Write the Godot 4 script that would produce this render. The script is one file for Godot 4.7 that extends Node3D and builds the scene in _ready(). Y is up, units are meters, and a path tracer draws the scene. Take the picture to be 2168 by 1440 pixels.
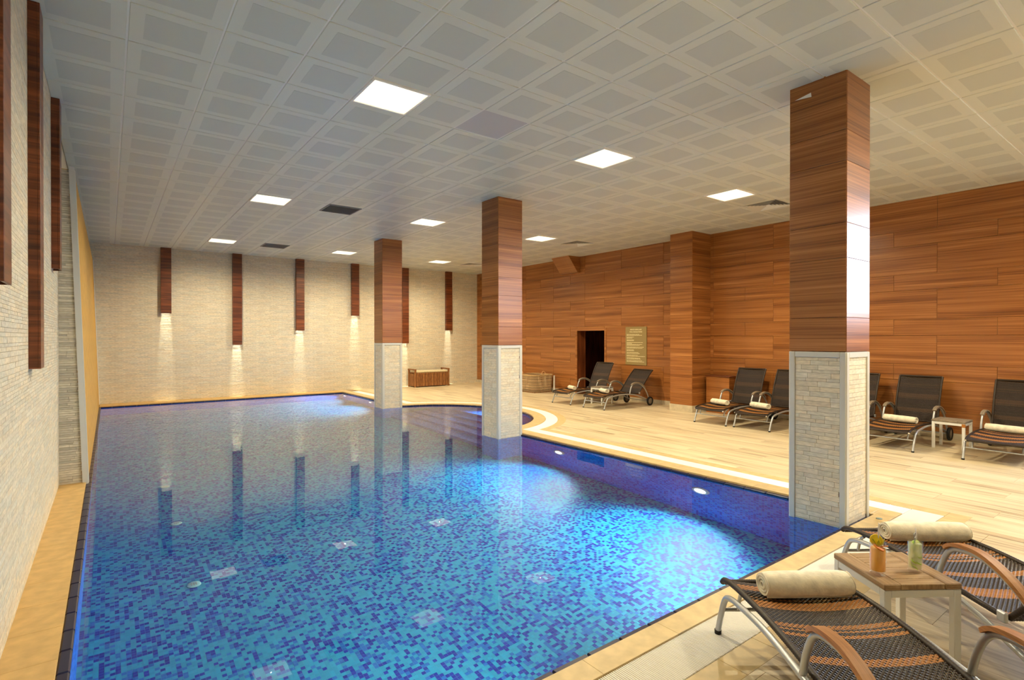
extends Node3D
# An indoor swimming pool hall. World axes: -z runs down the hall, +x towards the timber wall, y up, metres.

const CEIL := 4.02
const X_L := -0.46      # left stone wall
const X_R := 11.0       # timber wall
const Z_B := -16.84     # far stone wall
const Z_F := 3.29       # wall behind the viewer
const PX0 := -0.19      # pool edges
const PX1 := 5.70
const PZ0 := -2.01
const PZ1 := -16.22
const WATER_Y := -0.034
const POOL_Y := -1.45
const BAY := Vector2(5.60, -10.02)   # centre of the rounded bay with steps
const BAY_R := Vector2(1.86, 2.12)

var M := {}
var used := {}
var rng := RandomNumberGenerator.new()
var cache := {}


# ---------------------------------------------------------------- geometry
class Geo:
	var v := PackedVector3Array()
	var n := PackedVector3Array()
	var c := PackedColorArray()
	var ix := PackedInt32Array()

	func tri_i(a: int, b: int, d: int) -> void:
		ix.append(a); ix.append(d); ix.append(b)

	func vert(p: Vector3, nn: Vector3, col := Color.WHITE) -> int:
		v.append(p); n.append(nn); c.append(col)
		return v.size() - 1

	# corners counter-clockwise as seen from the front
	func quad(p0: Vector3, p1: Vector3, p2: Vector3, p3: Vector3, col := Color.WHITE) -> void:
		var nn := (p1 - p0).cross(p2 - p0).normalized()
		if nn == Vector3.ZERO:
			nn = (p2 - p0).cross(p3 - p0).normalized()
		var a := vert(p0, nn, col)
		vert(p1, nn, col); vert(p2, nn, col); vert(p3, nn, col)
		tri_i(a, a + 1, a + 2); tri_i(a, a + 2, a + 3)

	func tri(p0: Vector3, p1: Vector3, p2: Vector3, col := Color.WHITE) -> void:
		var nn := (p1 - p0).cross(p2 - p0).normalized()
		var a := vert(p0, nn, col)
		vert(p1, nn, col); vert(p2, nn, col)
		tri_i(a, a + 1, a + 2)

	func box(at: Vector3, s: Vector3, b := Basis(), col := Color.WHITE) -> void:
		bev(at, s, 0.0, b, col)

	# box with chamfered edges
	func bev(at: Vector3, s: Vector3, e: float, b := Basis(), col := Color.WHITE) -> void:
		var h := s / 2.0
		for ax in 3:
			for sg in [-1.0, 1.0]:
				var w := Vector3.ZERO
				w[ax] = sg
				var p := Vector3.ZERO
				p[(ax + 1) % 3] = 1.0
				var q := w.cross(p)
				var cw := w * h[ax]
				var i1 := (ax + 1) % 3
				var i2 := (ax + 2) % 3
				var pu := p * (h[i1] - e)
				var qv := q * (h[i2] - e)
				quad(at + b * (cw - pu - qv), at + b * (cw + pu - qv), at + b * (cw + pu + qv), at + b * (cw - pu + qv), col)
		if e <= 0.0:
			return
		for ax in 3:
			var i1 := (ax + 1) % 3
			var i2 := (ax + 2) % 3
			for s1 in [-1.0, 1.0]:
				for s2 in [-1.0, 1.0]:
					var a := Vector3.ZERO
					a[i1] = s1 * h[i1]; a[i2] = s2 * (h[i2] - e)
					var d := Vector3.ZERO
					d[i1] = s1 * (h[i1] - e); d[i2] = s2 * h[i2]
					var l := Vector3.ZERO
					l[ax] = h[ax] - e
					if s1 * s2 > 0.0:
						quad(at + b * (a - l), at + b * (d - l), at + b * (d + l), at + b * (a + l), col)
					else:
						quad(at + b * (a + l), at + b * (d + l), at + b * (d - l), at + b * (a - l), col)
		for s0 in [-1.0, 1.0]:
			for s1 in [-1.0, 1.0]:
				for s2 in [-1.0, 1.0]:
					var p0 := Vector3(s0 * h.x, s1 * (h.y - e), s2 * (h.z - e))
					var p1 := Vector3(s0 * (h.x - e), s1 * h.y, s2 * (h.z - e))
					var p2 := Vector3(s0 * (h.x - e), s1 * (h.y - e), s2 * h.z)
					if s0 * s1 * s2 > 0.0:
						tri(at + b * p0, at + b * p1, at + b * p2, col)
					else:
						tri(at + b * p0, at + b * p2, at + b * p1, col)

	func span(lo: Vector3, hi: Vector3, e := 0.0, col := Color.WHITE) -> void:
		bev((lo + hi) / 2.0, hi - lo, e, Basis(), col)

	# a round bar along points
	func tube(pts: Array, r: float, sides := 10, closed := false, col := Color.WHITE, flat := 1.0) -> void:
		var m := pts.size()
		var up := Vector3.UP
		var rows := []
		var prev := Vector3.ZERO
		for i in m:
			var a: Vector3 = pts[(i - 1 + m) % m] if closed or i > 0 else pts[0]
			var b: Vector3 = pts[(i + 1) % m] if closed or i < m - 1 else pts[m - 1]
			var t := (b - a).normalized()
			if prev == Vector3.ZERO:
				prev = t.cross(up)
				if prev.length() < 0.05:
					prev = t.cross(Vector3.RIGHT)
			var x := (prev - t * prev.dot(t)).normalized()
			prev = x
			var y := t.cross(x)
			var row := []
			for k in sides:
				var an := TAU * k / sides
				var d := x * cos(an) + y * sin(an) * flat
				var dn := (x * cos(an) * flat + y * sin(an)).normalized()
				row.append(vert(pts[i] + d * r, dn, col))
			rows.append(row)
		for i in (m if closed else m - 1):
			var ra: Array = rows[i]
			var rb: Array = rows[(i + 1) % m]
			for k in sides:
				var k2 := (k + 1) % sides
				tri_i(ra[k], rb[k2], rb[k]); tri_i(ra[k], ra[k2], rb[k2])
		if not closed:
			for e in [0, m - 1]:
				var t: Vector3 = (pts[0] - pts[1]).normalized() if e == 0 else (pts[m - 1] - pts[m - 2]).normalized()
				var mid := vert(pts[e], t, col)
				var ring := []
				for k in sides:
					ring.append(vert(v[rows[e][k]], t, col))
				for k in sides:
					if e > 0:
						tri_i(mid, ring[k], ring[(k + 1) % sides])
					else:
						tri_i(mid, ring[(k + 1) % sides], ring[k])

	# turned shape: profile of (radius, height), outside surface from bottom to top
	func lathe(prof: Array, sides := 28, at := Vector3.ZERO, b := Basis(), col := Color.WHITE, squash := Vector2.ONE) -> void:
		var rows := []
		for i in prof.size():
			var p: Vector2 = prof[i]
			var a: Vector2 = prof[maxi(i - 1, 0)]
			var d: Vector2 = prof[mini(i + 1, prof.size() - 1)]
			var tn := Vector2(d.y - a.y, a.x - d.x).normalized()
			var row := []
			for k in sides:
				var an := TAU * k / sides
				row.append(vert(at + b * Vector3(cos(an) * p.x * squash.x, p.y, sin(an) * p.x * squash.y), (b * Vector3(cos(an) * tn.x, tn.y, sin(an) * tn.x)).normalized(), col))
			rows.append(row)
		for i in prof.size() - 1:
			for k in sides:
				var k2 := (k + 1) % sides
				tri_i(rows[i][k], rows[i + 1][k], rows[i + 1][k2]); tri_i(rows[i][k], rows[i + 1][k2], rows[i][k2])

	# polygon in x, z pulled up from y0 to y1
	func prism(poly: PackedVector2Array, y0: float, y1: float, col := Color.WHITE) -> void:
		var p := poly
		if Geometry2D.is_polygon_clockwise(p):
			p = p.duplicate()
			p.reverse()
		var t := Geometry2D.triangulate_polygon(p)
		for i in range(0, t.size(), 3):
			var a := p[t[i]]
			var b := p[t[i + 1]]
			var d := p[t[i + 2]]
			if (b - a).cross(d - a) > 0.0:
				var s := b
				b = d
				d = s
			tri(Vector3(a.x, y1, a.y), Vector3(b.x, y1, b.y), Vector3(d.x, y1, d.y), col)
			tri(Vector3(a.x, y0, a.y), Vector3(d.x, y0, d.y), Vector3(b.x, y0, b.y), col)
		for i in p.size():
			var a := p[i]
			var b := p[(i + 1) % p.size()]
			var out := Vector3(b.y - a.y, 0, a.x - b.x)
			var q0 := Vector3(a.x, y0, a.y)
			var q1 := Vector3(b.x, y0, b.y)
			var nn := (q1 - q0).cross(Vector3.UP)
			if nn.dot(out) > 0.0:
				quad(q0, q1, Vector3(b.x, y1, b.y), Vector3(a.x, y1, a.y), col)
			else:
				quad(q1, q0, Vector3(a.x, y1, a.y), Vector3(b.x, y1, b.y), col)

	# shape in the x, y plane pulled along z (for brackets and the like); ccw in x, y
	func slab_xy(p: Array, z0: float, z1: float, col := Color.WHITE) -> void:
		for i in range(1, p.size() - 1):
			tri(Vector3(p[0].x, p[0].y, z1), Vector3(p[i].x, p[i].y, z1), Vector3(p[i + 1].x, p[i + 1].y, z1), col)
			tri(Vector3(p[0].x, p[0].y, z0), Vector3(p[i + 1].x, p[i + 1].y, z0), Vector3(p[i].x, p[i].y, z0), col)
		for i in p.size():
			var a: Vector2 = p[i]
			var b: Vector2 = p[(i + 1) % p.size()]
			quad(Vector3(a.x, a.y, z0), Vector3(b.x, b.y, z0), Vector3(b.x, b.y, z1), Vector3(a.x, a.y, z1), col)

	func mesh() -> ArrayMesh:
		var arr := []
		arr.resize(Mesh.ARRAY_MAX)
		arr[Mesh.ARRAY_VERTEX] = v
		arr[Mesh.ARRAY_NORMAL] = n
		arr[Mesh.ARRAY_COLOR] = c
		arr[Mesh.ARRAY_INDEX] = ix
		var m := ArrayMesh.new()
		m.add_surface_from_arrays(Mesh.PRIMITIVE_TRIANGLES, arr)
		return m


# ---------------------------------------------------------------- objects
func numbered(called: String) -> String:
	if not used.has(called):
		used[called] = 0
		return called
	used[called] += 1
	return "%s_%03d" % [called, used[called]]


func tag(o: Node3D, label: String, category := "", group := "", kind := "") -> void:
	o.set_meta("label", label)
	if category:
		o.set_meta("category", category)
	if group:
		o.set_meta("group", group)
	if kind:
		o.set_meta("kind", kind)


func thing(called: String, label: String, category: String, at := Vector3.ZERO, turn := 0.0, group := "", kind := "") -> Node3D:
	var o := Node3D.new()
	o.name = numbered(called)
	add_child(o)
	o.position = at
	o.rotation.y = turn
	tag(o, label, category, group, kind)
	return o


func part(called: String, mesh: Mesh, m: Material, parent: Node3D, at := Vector3.ZERO, kind := "") -> MeshInstance3D:
	var o := MeshInstance3D.new()
	o.name = called
	o.mesh = mesh
	o.material_override = m
	parent.add_child(o, true)
	o.position = at
	if kind:
		o.set_meta("kind", kind)
	return o


func box_mesh(s: Vector3, e: float) -> Mesh:
	var key := "%.4f %.4f %.4f %.4f" % [s.x, s.y, s.z, e]
	if not cache.has(key):
		var g := Geo.new()
		g.bev(Vector3.ZERO, s, e)
		cache[key] = g.mesh()
	return cache[key]


func lin(r: int, g: int, b: int) -> Color:
	return Color8(r, g, b).srgb_to_linear()


# ---------------------------------------------------------------- materials
func mat(r: int, g: int, b: int, rough := 0.6, metal := 0.0) -> StandardMaterial3D:
	var m := StandardMaterial3D.new()
	m.albedo_color = Color8(r, g, b)
	m.roughness = rough
	m.metallic = metal
	return m


func tinted(rough := 0.6) -> StandardMaterial3D:
	var m := StandardMaterial3D.new()
	m.vertex_color_use_as_albedo = true
	m.roughness = rough
	return m


func noise(sd: int, freq: float, oct := 3) -> FastNoiseLite:
	var f := FastNoiseLite.new()
	f.seed = sd
	f.noise_type = FastNoiseLite.TYPE_SIMPLEX_SMOOTH
	f.frequency = freq
	f.fractal_octaves = oct
	return f


# streaky grain that wraps: "along" streaks per width, "across" per height
func grain(w: int, h: int, sd: int, along: float, across: float, stops: Array, upright: bool) -> ImageTexture:
	var f1 := noise(sd, 1.0, 3)
	var f2 := noise(sd + 7, 1.0, 2)
	var f3 := noise(sd + 13, 1.0, 2)
	var im := Image.create(w, h, false, Image.FORMAT_RGB8)
	var long := h if upright else w
	var wide := w if upright else h
	for j in wide:
		var q := float(j) / wide
		for i in long:
			var p := float(i) / long
			var a := 0.0
			# go round a circle along the grain, so that the ends meet
			var cx := cos(TAU * p) * along / TAU
			var cy := sin(TAU * p) * along / TAU
			a += 0.50 * f1.get_noise_3d(cx, cy, q * across)
			a += 0.42 * f2.get_noise_3d(cx * 0.6 + 9.0, cy * 0.6, q * across * 0.16)
			a += 0.34 * f3.get_noise_3d(cx * 1.7, cy * 1.7 + 5.0, q * across * 3.1)
			# blend the last tenth into the first
			if q > 0.9:
				var k := (q - 0.9) / 0.1
				var b := 0.50 * f1.get_noise_3d(cx, cy, (q - 1.0) * across)
				b += 0.42 * f2.get_noise_3d(cx * 0.6 + 9.0, cy * 0.6, (q - 1.0) * across * 0.16)
				b += 0.34 * f3.get_noise_3d(cx * 1.7, cy * 1.7 + 5.0, (q - 1.0) * across * 3.1)
				a = lerpf(a, b, k)
			var t := clampf(0.5 + a * 0.85, 0.0, 0.9999) * (stops.size() - 1)
			var s := int(t)
			var col: Color = stops[s].lerp(stops[s + 1], t - s)
			if upright:
				im.set_pixel(j, i, col)
			else:
				im.set_pixel(i, j, col)
	return ImageTexture.create_from_image(im)


func speckle(sz: int, sd: int, freq: float, lo: float, hi: float) -> ImageTexture:
	var f := noise(sd, freq, 4)
	var im := f.get_seamless_image(sz, sz)
	im.convert(Image.FORMAT_RGB8)
	for y in sz:
		for x in sz:
			var g := lerpf(lo, hi, im.get_pixel(x, y).r)
			im.set_pixel(x, y, Color(g, g, g))
	return ImageTexture.create_from_image(im)


func tri_mapped(m: StandardMaterial3D, t: Texture2D, scale: Vector3, offset := Vector3.ZERO, world := true) -> StandardMaterial3D:
	m.albedo_texture = t
	m.uv1_triplanar = true
	m.uv1_world_triplanar = world
	m.uv1_triplanar_sharpness = 8.0
	m.uv1_scale = scale
	m.uv1_offset = offset
	return m


func make_materials() -> void:
	var wall_stops := [Color8(98, 56, 25), Color8(132, 79, 36), Color8(155, 97, 47), Color8(172, 112, 59), Color8(194, 136, 80)]
	var wt := grain(1024, 768, 3, 1.5, 62.0, wall_stops, false)
	for i in 6:
		M["wood%d" % i] = tri_mapped(mat(255, 255, 255, 0.30), wt, Vector3(0.30, 0.66, 0.30), Vector3(0.37 * i, 0.61 * i, 0.83 * i))
	var dark_stops := [Color8(64, 30, 16), Color8(96, 48, 24), Color8(124, 66, 34), Color8(148, 84, 46)]
	M.batten = tri_mapped(mat(255, 255, 255, 0.4), grain(512, 512, 21, 1.6, 22.0, dark_stops, false), Vector3(0.7, 0.8, 0.7))
	var deck_stops := [Color8(150, 130, 102), Color8(192, 172, 138), Color8(214, 196, 160), Color8(224, 207, 172), Color8(230, 214, 180), Color8(236, 222, 192)]
	var dt := grain(512, 1024, 31, 2.2, 22.0, deck_stops, true)
	for i in 6:
		M["deck%d" % i] = tri_mapped(mat(255, 255, 255, 0.36), dt, Vector3(0.62, 0.62, 0.30), Vector3(0.29 * i, 0.47 * i, 0.71 * i))
	var teak_stops := [Color8(116, 88, 58), Color8(150, 120, 84), Color8(174, 144, 106), Color8(190, 164, 126)]
	var tk := grain(256, 512, 41, 1.6, 16.0, teak_stops, false)
	M.teak = tri_mapped(mat(255, 255, 255, 0.55), tk, Vector3(2.2, 9.0, 9.0), Vector3.ZERO, false)
	M.teak_across = tri_mapped(mat(255, 255, 255, 0.55), grain(512, 256, 43, 1.6, 16.0, teak_stops, true), Vector3(9.0, 9.0, 2.2), Vector3.ZERO, false)
	var arm_stops := [Color8(140, 92, 46), Color8(176, 120, 64), Color8(196, 140, 80)]
	M.arm = tri_mapped(mat(255, 255, 255, 0.5), grain(256, 256, 45, 1.6, 12.0, arm_stops, false), Vector3(2.2, 9.0, 9.0), Vector3.ZERO, false)
	var grey_stops := [Color8(96, 84, 70), Color8(132, 118, 100), Color8(160, 146, 126)]
	M.weathered = tri_mapped(mat(255, 255, 255, 0.7), grain(256, 256, 47, 1.6, 14.0, grey_stops, false), Vector3(3, 9, 9), Vector3.ZERO, false)
	var chest_stops := [Color8(70, 40, 20), Color8(120, 74, 36), Color8(156, 104, 56), Color8(186, 134, 82)]
	M.chest = tri_mapped(mat(255, 255, 255, 0.6), grain(256, 256, 53, 1.4, 12.0, chest_stops, true), Vector3(3, 3, 3))
	var spk := speckle(256, 61, 0.03, 0.86, 1.0)
	var fine := speckle(256, 63, 0.12, 0.0, 1.0)
	M.cream = tri_mapped(mat(226, 200, 146, 0.42), spk, Vector3(0.9, 0.9, 0.9))
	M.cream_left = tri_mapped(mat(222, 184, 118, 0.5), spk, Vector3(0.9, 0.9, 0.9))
	M.navy = mat(14, 15, 58, 0.3)
	M.joint = mat(176, 166, 150, 0.9)
	M.grout = mat(70, 140, 168, 0.8)
	M.grate = mat(248, 246, 240, 0.45)
	M.channel = mat(190, 180, 160, 0.8)
	M.screed = mat(150, 128, 96, 0.9)
	M.plaster = mat(222, 208, 178, 0.9)
	M.stone = tinted(0.85)
	tri_mapped(M.stone, spk, Vector3(1.6, 5.0, 1.6))
	M.trim = mat(206, 206, 198, 0.4, 0.1)
	M.ochre = tri_mapped(mat(214, 166, 74, 0.7), spk, Vector3(0.7, 0.7, 0.7))
	M.tile_edge = mat(214, 217, 206, 0.36)
	M.tile_face = mat(198, 202, 193, 0.40)
	M.tile_plain = mat(190, 188, 188, 0.45)
	M.bar = mat(244, 243, 238, 0.25)
	M.vent = mat(146, 143, 139, 0.5)
	M.vent_dark = mat(44, 43, 42, 0.8)
	M.diffuser_white = mat(216, 214, 206, 0.4)
	M.mosaic = tinted(0.48)
	M.glow = mat(255, 252, 240, 0.5)
	M.glow.emission_enabled = true
	M.glow.emission = Color(1.0, 0.96, 0.84)
	M.glow.emission_energy_multiplier = 1.1
	M.spot_glow = mat(255, 250, 236, 0.5)
	M.spot_glow.emission_enabled = true
	M.spot_glow.emission = Color(1.0, 0.95, 0.8)
	M.spot_glow.emission_energy_multiplier = 2.0
	M.pool_glow = mat(255, 255, 255, 0.4)
	M.pool_glow.emission_enabled = true
	M.pool_glow.emission = Color(0.95, 0.98, 1.0)
	M.pool_glow.emission_energy_multiplier = 3.5
	M.steel = mat(182, 185, 188, 0.36, 0.65)
	M.wicker = tinted(0.5)
	M.wrap = tinted(0.5)
	M.rubber = mat(16, 16, 18, 0.6)
	M.hub = mat(120, 112, 100, 0.5)
	M.white_steel = mat(226, 226, 222, 0.35)
	M.towel = tri_mapped(mat(255, 246, 220, 0.95), spk, Vector3(2, 2, 2), Vector3.ZERO, false)
	M.towel.heightmap_enabled = true
	M.towel.heightmap_texture = fine
	M.towel.heightmap_scale = 0.08
	M.towel.rim_enabled = true
	M.towel.rim = 0.4
	M.sign = mat(150, 128, 78, 0.5)
	M.ink = mat(240, 226, 176, 0.6)
	M.jamb = tri_mapped(mat(255, 255, 255, 0.4), grain(256, 256, 71, 1.4, 14.0, dark_stops, true), Vector3(0.8, 0.8, 0.8))
	M.base = tri_mapped(mat(214, 200, 172, 0.5), spk, Vector3(0.9, 0.9, 0.9))
	M.basket = tinted(0.7)
	M.cushion = tri_mapped(mat(232, 218, 180, 0.9), spk, Vector3(2, 2, 2))
	M.joint_wood = mat(186, 140, 92, 0.7)
	M.white = mat(236, 234, 228, 0.5)
	M.glass = StandardMaterial3D.new()
	M.glass.transparency = BaseMaterial3D.TRANSPARENCY_ALPHA
	M.glass.albedo_color = Color(0.95, 0.98, 1.0, 0.04)
	M.glass.roughness = 0.0
	M.water = StandardMaterial3D.new()
	M.water.albedo_color = Color(1, 1, 1, 0.0)
	M.water.transparency = BaseMaterial3D.TRANSPARENCY_ALPHA
	M.water.refraction_enabled = true
	M.water.refraction_scale = 0.033
	M.water.roughness = 0.0
	M.water.metallic_specular = 0.4
	M.water.heightmap_enabled = true
	M.water.heightmap_texture = speckle(256, 81, 0.02, 0.0, 1.0)
	M.water.heightmap_scale = 0.02
	M.water.uv1_triplanar = true
	M.water.uv1_world_triplanar = true
	M.water.uv1_scale = Vector3(0.45, 0.45, 0.45)
	M.juice = mat(255, 186, 74, 0.3)
	M.lime = mat(226, 234, 160, 0.45)
	M.lime_rind = mat(168, 204, 70, 0.5)
	M.orange_peel = mat(236, 140, 16, 0.5)
	M.orange_flesh = mat(246, 150, 70, 0.5)
	M.lemon = mat(250, 216, 40, 0.5)
	M.straw = mat(236, 232, 228, 0.5)
	M.ice = mat(238, 240, 206, 0.3)
	M.frame_dark = mat(70, 72, 76, 0.5)


# ---------------------------------------------------------------- main
func _ready() -> void:
	rng.seed = 12
	var cam := Camera3D.new()
	cam.name = "camera"
	cam.fov = rad_to_deg(2.0 * atan(720.0 / 1137.0))
	cam.position = Vector3(0, 1.66, 0)
	cam.rotation = Vector3(deg_to_rad(-0.25), deg_to_rad(-36.88), 0)
	cam.near = 0.05
	cam.far = 200.0
	add_child(cam)
	cam.current = true

	var we := WorldEnvironment.new()
	we.name = "world_environment"
	var env := Environment.new()
	var sky_mat := ProceduralSkyMaterial.new()
	sky_mat.sky_top_color = Color(0.70, 0.79, 0.92)
	sky_mat.sky_horizon_color = Color(0.90, 0.94, 0.98)
	sky_mat.ground_horizon_color = Color(0.62, 0.64, 0.62)
	sky_mat.ground_bottom_color = Color(0.34, 0.35, 0.33)
	sky_mat.sky_energy_multiplier = 4.0
	sky_mat.ground_energy_multiplier = 4.0
	var sky := Sky.new()
	sky.sky_material = sky_mat
	env.background_mode = Environment.BG_SKY
	env.sky = sky
	env.tonemap_mode = Environment.TONE_MAPPER_LINEAR
	env.tonemap_exposure = 1.1
	env.sdfgi_enabled = true
	env.ssao_enabled = true
	env.ssil_enabled = true
	we.environment = env
	add_child(we)

	make_materials()
	build_shell()
	build_pool()
	build_deck()
	build_ceiling()
	build_columns()
	build_battens()
	build_wall_things()
	build_loungers()
	build_tables()
	build_small_things()


# ---------------------------------------------------------------- room shell
func structure(called: String, label: String) -> Node3D:
	var o := thing(called, label, "", Vector3.ZERO, 0.0, "", "structure")
	return o


# rough ledge stones over a flat rectangle; o corner, u along, v up, n outwards
func ledge(parent: Node3D, o: Vector3, u: Vector3, n: Vector3, wide: float, high: float, loose: bool, course := 0.036, step := 0.24, holes: Array = []) -> void:
	var g := Geo.new()
	var y := 0.0
	while y < high - 0.004:
		var h := minf(course * rng.randf_range(0.7, 1.3), high - y)
		var x := -rng.randf() * step * 0.6
		while x < wide:
			var l := step * rng.randf_range(0.45, 1.5)
			var a := maxf(x, 0.0)
			var b := minf(x + l, wide)
			x += l
			if b - a < 0.01:
				continue
			var d := rng.randf_range(0.0075, 0.0083)
			var t := rng.randf_range(0.955, 1.03)
			var warm := rng.randf_range(-4.0, 5.0)
			var col := Color8(int(minf(255.0, 238.0 * t + warm)), int(minf(255.0, 228.0 * t)), int(clampf(204.0 * t - warm, 0.0, 255.0))).srgb_to_linear()
			var gg := Geo.new() if loose else g
			var c0 := o + u * (a + 0.0001) + Vector3.UP * (y + 0.0001)
			var c1 := o + u * (b - 0.0001) + Vector3.UP * (y + h - 0.0001)
			stone(gg, c0, c1, u, n, d, col)
			if loose:
				part("stone", gg.mesh(), M.stone, parent)
		y += h
	if not loose:
		part("stone_cladding", g.mesh(), M.stone, parent, Vector3.ZERO, "stuff")


func stone(g: Geo, lo: Vector3, hi: Vector3, u: Vector3, n: Vector3, d: float, col: Color) -> void:
	var w := (hi - lo).dot(u)
	var h := hi.y - lo.y
	var e := minf(0.0010, h * 0.1)
	var j := [rng.randf_range(-0.0005, 0.0005), rng.randf_range(-0.0005, 0.0005), rng.randf_range(-0.0005, 0.0005), rng.randf_range(-0.0005, 0.0005)]
	var b := [lo, lo + u * w, hi, lo + Vector3.UP * h]
	var f := [
		lo + u * e + Vector3.UP * e + n * (d + j[0]), lo + u * (w - e) + Vector3.UP * e + n * (d + j[1]),
		lo + u * (w - e) + Vector3.UP * (h - e) + n * (d + j[2]), lo + u * e + Vector3.UP * (h - e) + n * (d + j[3]),
	]
	var ccw := u.cross(Vector3.UP).dot(n) > 0.0
	for s in [[f[0], f[1], f[2], f[3]], [b[0], b[1], f[1], f[0]], [b[1], b[2], f[2], f[1]], [b[2], b[3], f[3], f[2]], [b[3], b[0], f[0], f[3]]]:
		if ccw:
			g.quad(s[0], s[1], s[2], s[3], col)
		else:
			g.quad(s[3], s[2], s[1], s[0], col)


# rectangles [z0, z1, y0, y1] less a hole
func cut(bits: Array, hole: Array) -> Array:
	var out := []
	for q in bits:
		if q[0] >= hole[1] or q[1] <= hole[0] or q[2] >= hole[3] or q[3] <= hole[2]:
			out.append(q)
			continue
		if q[0] < hole[0]:
			out.append([q[0], hole[0], q[2], q[3]])
		if q[1] > hole[1]:
			out.append([hole[1], q[1], q[2], q[3]])
		var a := maxf(q[0], hole[0])
		var b := minf(q[1], hole[1])
		if q[3] > hole[3]:
			out.append([a, b, hole[3], q[3]])
		if q[2] < hole[2]:
			out.append([a, b, q[2], hole[2]])
	return out.filter(func(q): return q[1] - q[0] > 0.015 and q[3] - q[2] > 0.015)


func build_shell() -> void:
	# far wall
	var w := structure("wall_far", "cream split stone wall at the end of the pool")
	var g := Geo.new()
	g.span(Vector3(X_L - 0.2, -1.7, Z_B - 0.2), Vector3(X_R + 0.2, CEIL + 0.25, Z_B))
	part("wall_core", g.mesh(), M.plaster, w)
	ledge(w, Vector3(X_L, 0.0, Z_B), Vector3.RIGHT, Vector3.BACK, X_R - X_L, CEIL, false, 0.024, 0.2)

	# left wall
	w = structure("wall_left", "cream split stone wall beside the narrow pool ledge")
	g = Geo.new()
	g.span(Vector3(X_L - 0.2, -1.7, Z_B), Vector3(X_L, CEIL + 0.25, Z_F + 0.2))
	part("wall_core", g.mesh(), M.plaster, w)
	ledge(w, Vector3(X_L, 0.0, Z_F), Vector3.FORWARD, Vector3.RIGHT, Z_F - (-7.86), CEIL, false, 0.028, 0.2)

	# the thicker stretch of wall that leans out at its foot
	w = structure("wall_pier", "stone faced pier with white edge trim and ochre side")
	g = Geo.new()
	var z0 := -7.86
	var bx := -0.20
	var tx := -0.315
	var top := 3.56
	g.slab_xy([Vector2(X_L, -0.012), Vector2(bx, -0.012), Vector2(bx, 0.0), Vector2(tx, top), Vector2(X_L, top)], Z_B, z0)
	part("pier_core", g.mesh(), M.ochre, w)
	g = Geo.new()
	var y := 0.0
	while y < top - 0.01:
		var h := minf(rng.randf_range(0.018, 0.032), top - y)
		var x := X_L
		var lim := lerpf(bx, tx, y / top) - 0.045
		while x < lim - 0.01:
			var l := minf(rng.randf_range(0.07, 0.22), lim - x)
			var t := rng.randf_range(0.82, 1.0)
			stone(g, Vector3(x, y, z0), Vector3(x + l, y + h - 0.001, z0), Vector3.RIGHT, Vector3.BACK, rng.randf_range(0.0075, 0.0088), Color8(int(236 * t), int(226 * t), int(202 * t)).srgb_to_linear())
			x += l
		y += h
	part("stone_cladding", g.mesh(), M.stone, w, Vector3.ZERO, "stuff")
	g = Geo.new()
	g.slab_xy([Vector2(bx - 0.045, -0.06), Vector2(bx + 0.006, -0.06), Vector2(tx + 0.006, top + 0.03), Vector2(tx - 0.045, top + 0.03)], z0, z0 + 0.03)
	part("edge_trim", g.mesh(), M.trim, w)
	g = Geo.new()
	g.slab_xy([Vector2(bx, -0.06), Vector2(bx + 0.012, -0.06), Vector2(tx + 0.012, top), Vector2(tx, top)], z0 - 0.09, z0 + 0.0)
	part("edge_trim", g.mesh(), M.trim, w)
	g = Geo.new()
	g.slab_xy([Vector2(bx, 0.0), Vector2(bx + 0.014, 0.0), Vector2(tx + 0.014, top), Vector2(tx, top)], Z_B + 0.02, Z_B + 0.14)
	part("edge_trim", g.mesh(), M.white, w)

	# wall behind the viewer
	w = structure("wall_front", "plain plastered wall opposite the far stone wall")
	g = Geo.new()
	g.span(Vector3(X_L - 0.2, -0.3, Z_F), Vector3(X_R + 0.2, CEIL + 0.25, Z_F + 0.2))
	part("wall_core", g.mesh(), M.plaster, w)

	# timber wall with the doorway
	w = structure("wall_right", "tall wall of brown wood panels in staggered rows")
	var dz0 := -11.47
	var dz1 := -10.38
	var dy := 1.86
	# the window past the last lounger, through which daylight comes in
	var wz0 := -0.95
	var wz1 := 3.05
	var wy0 := 2.15
	var wy1 := 3.88
	g = Geo.new()
	g.span(Vector3(X_R + 0.012, -0.3, Z_B), Vector3(X_R + 0.2, CEIL + 0.25, dz0))
	g.span(Vector3(X_R + 0.012, dy, dz0), Vector3(X_R + 0.2, CEIL + 0.25, dz1))
	g.span(Vector3(X_R + 0.012, -0.3, dz1), Vector3(X_R + 0.2, CEIL + 0.25, wz0))
	g.span(Vector3(X_R + 0.012, -0.3, wz0), Vector3(X_R + 0.2, wy0, wz1))
	g.span(Vector3(X_R + 0.012, wy1, wz0), Vector3(X_R + 0.2, CEIL + 0.25, wz1))
	g.span(Vector3(X_R + 0.012, -0.3, wz1), Vector3(X_R + 0.2, CEIL + 0.25, Z_F))
	part("wall_core", g.mesh(), M.joint_wood, w)
	var win := structure("window_1", "high window of three panes in the wood wall")
	g = Geo.new()
	g.span(Vector3(X_R - 0.01, wy0, wz0), Vector3(X_R + 0.12, wy0 + 0.05, wz1))
	g.span(Vector3(X_R - 0.01, wy1 - 0.05, wz0), Vector3(X_R + 0.12, wy1, wz1))
	for i in 4:
		var zz := lerpf(wz0 + 0.025, wz1 - 0.025, i / 3.0)
		g.span(Vector3(X_R - 0.01, wy0 + 0.05, zz - 0.025), Vector3(X_R + 0.12, wy1 - 0.05, zz + 0.025))
	part("window_frame", g.mesh(), M.frame_dark, win)
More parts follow.
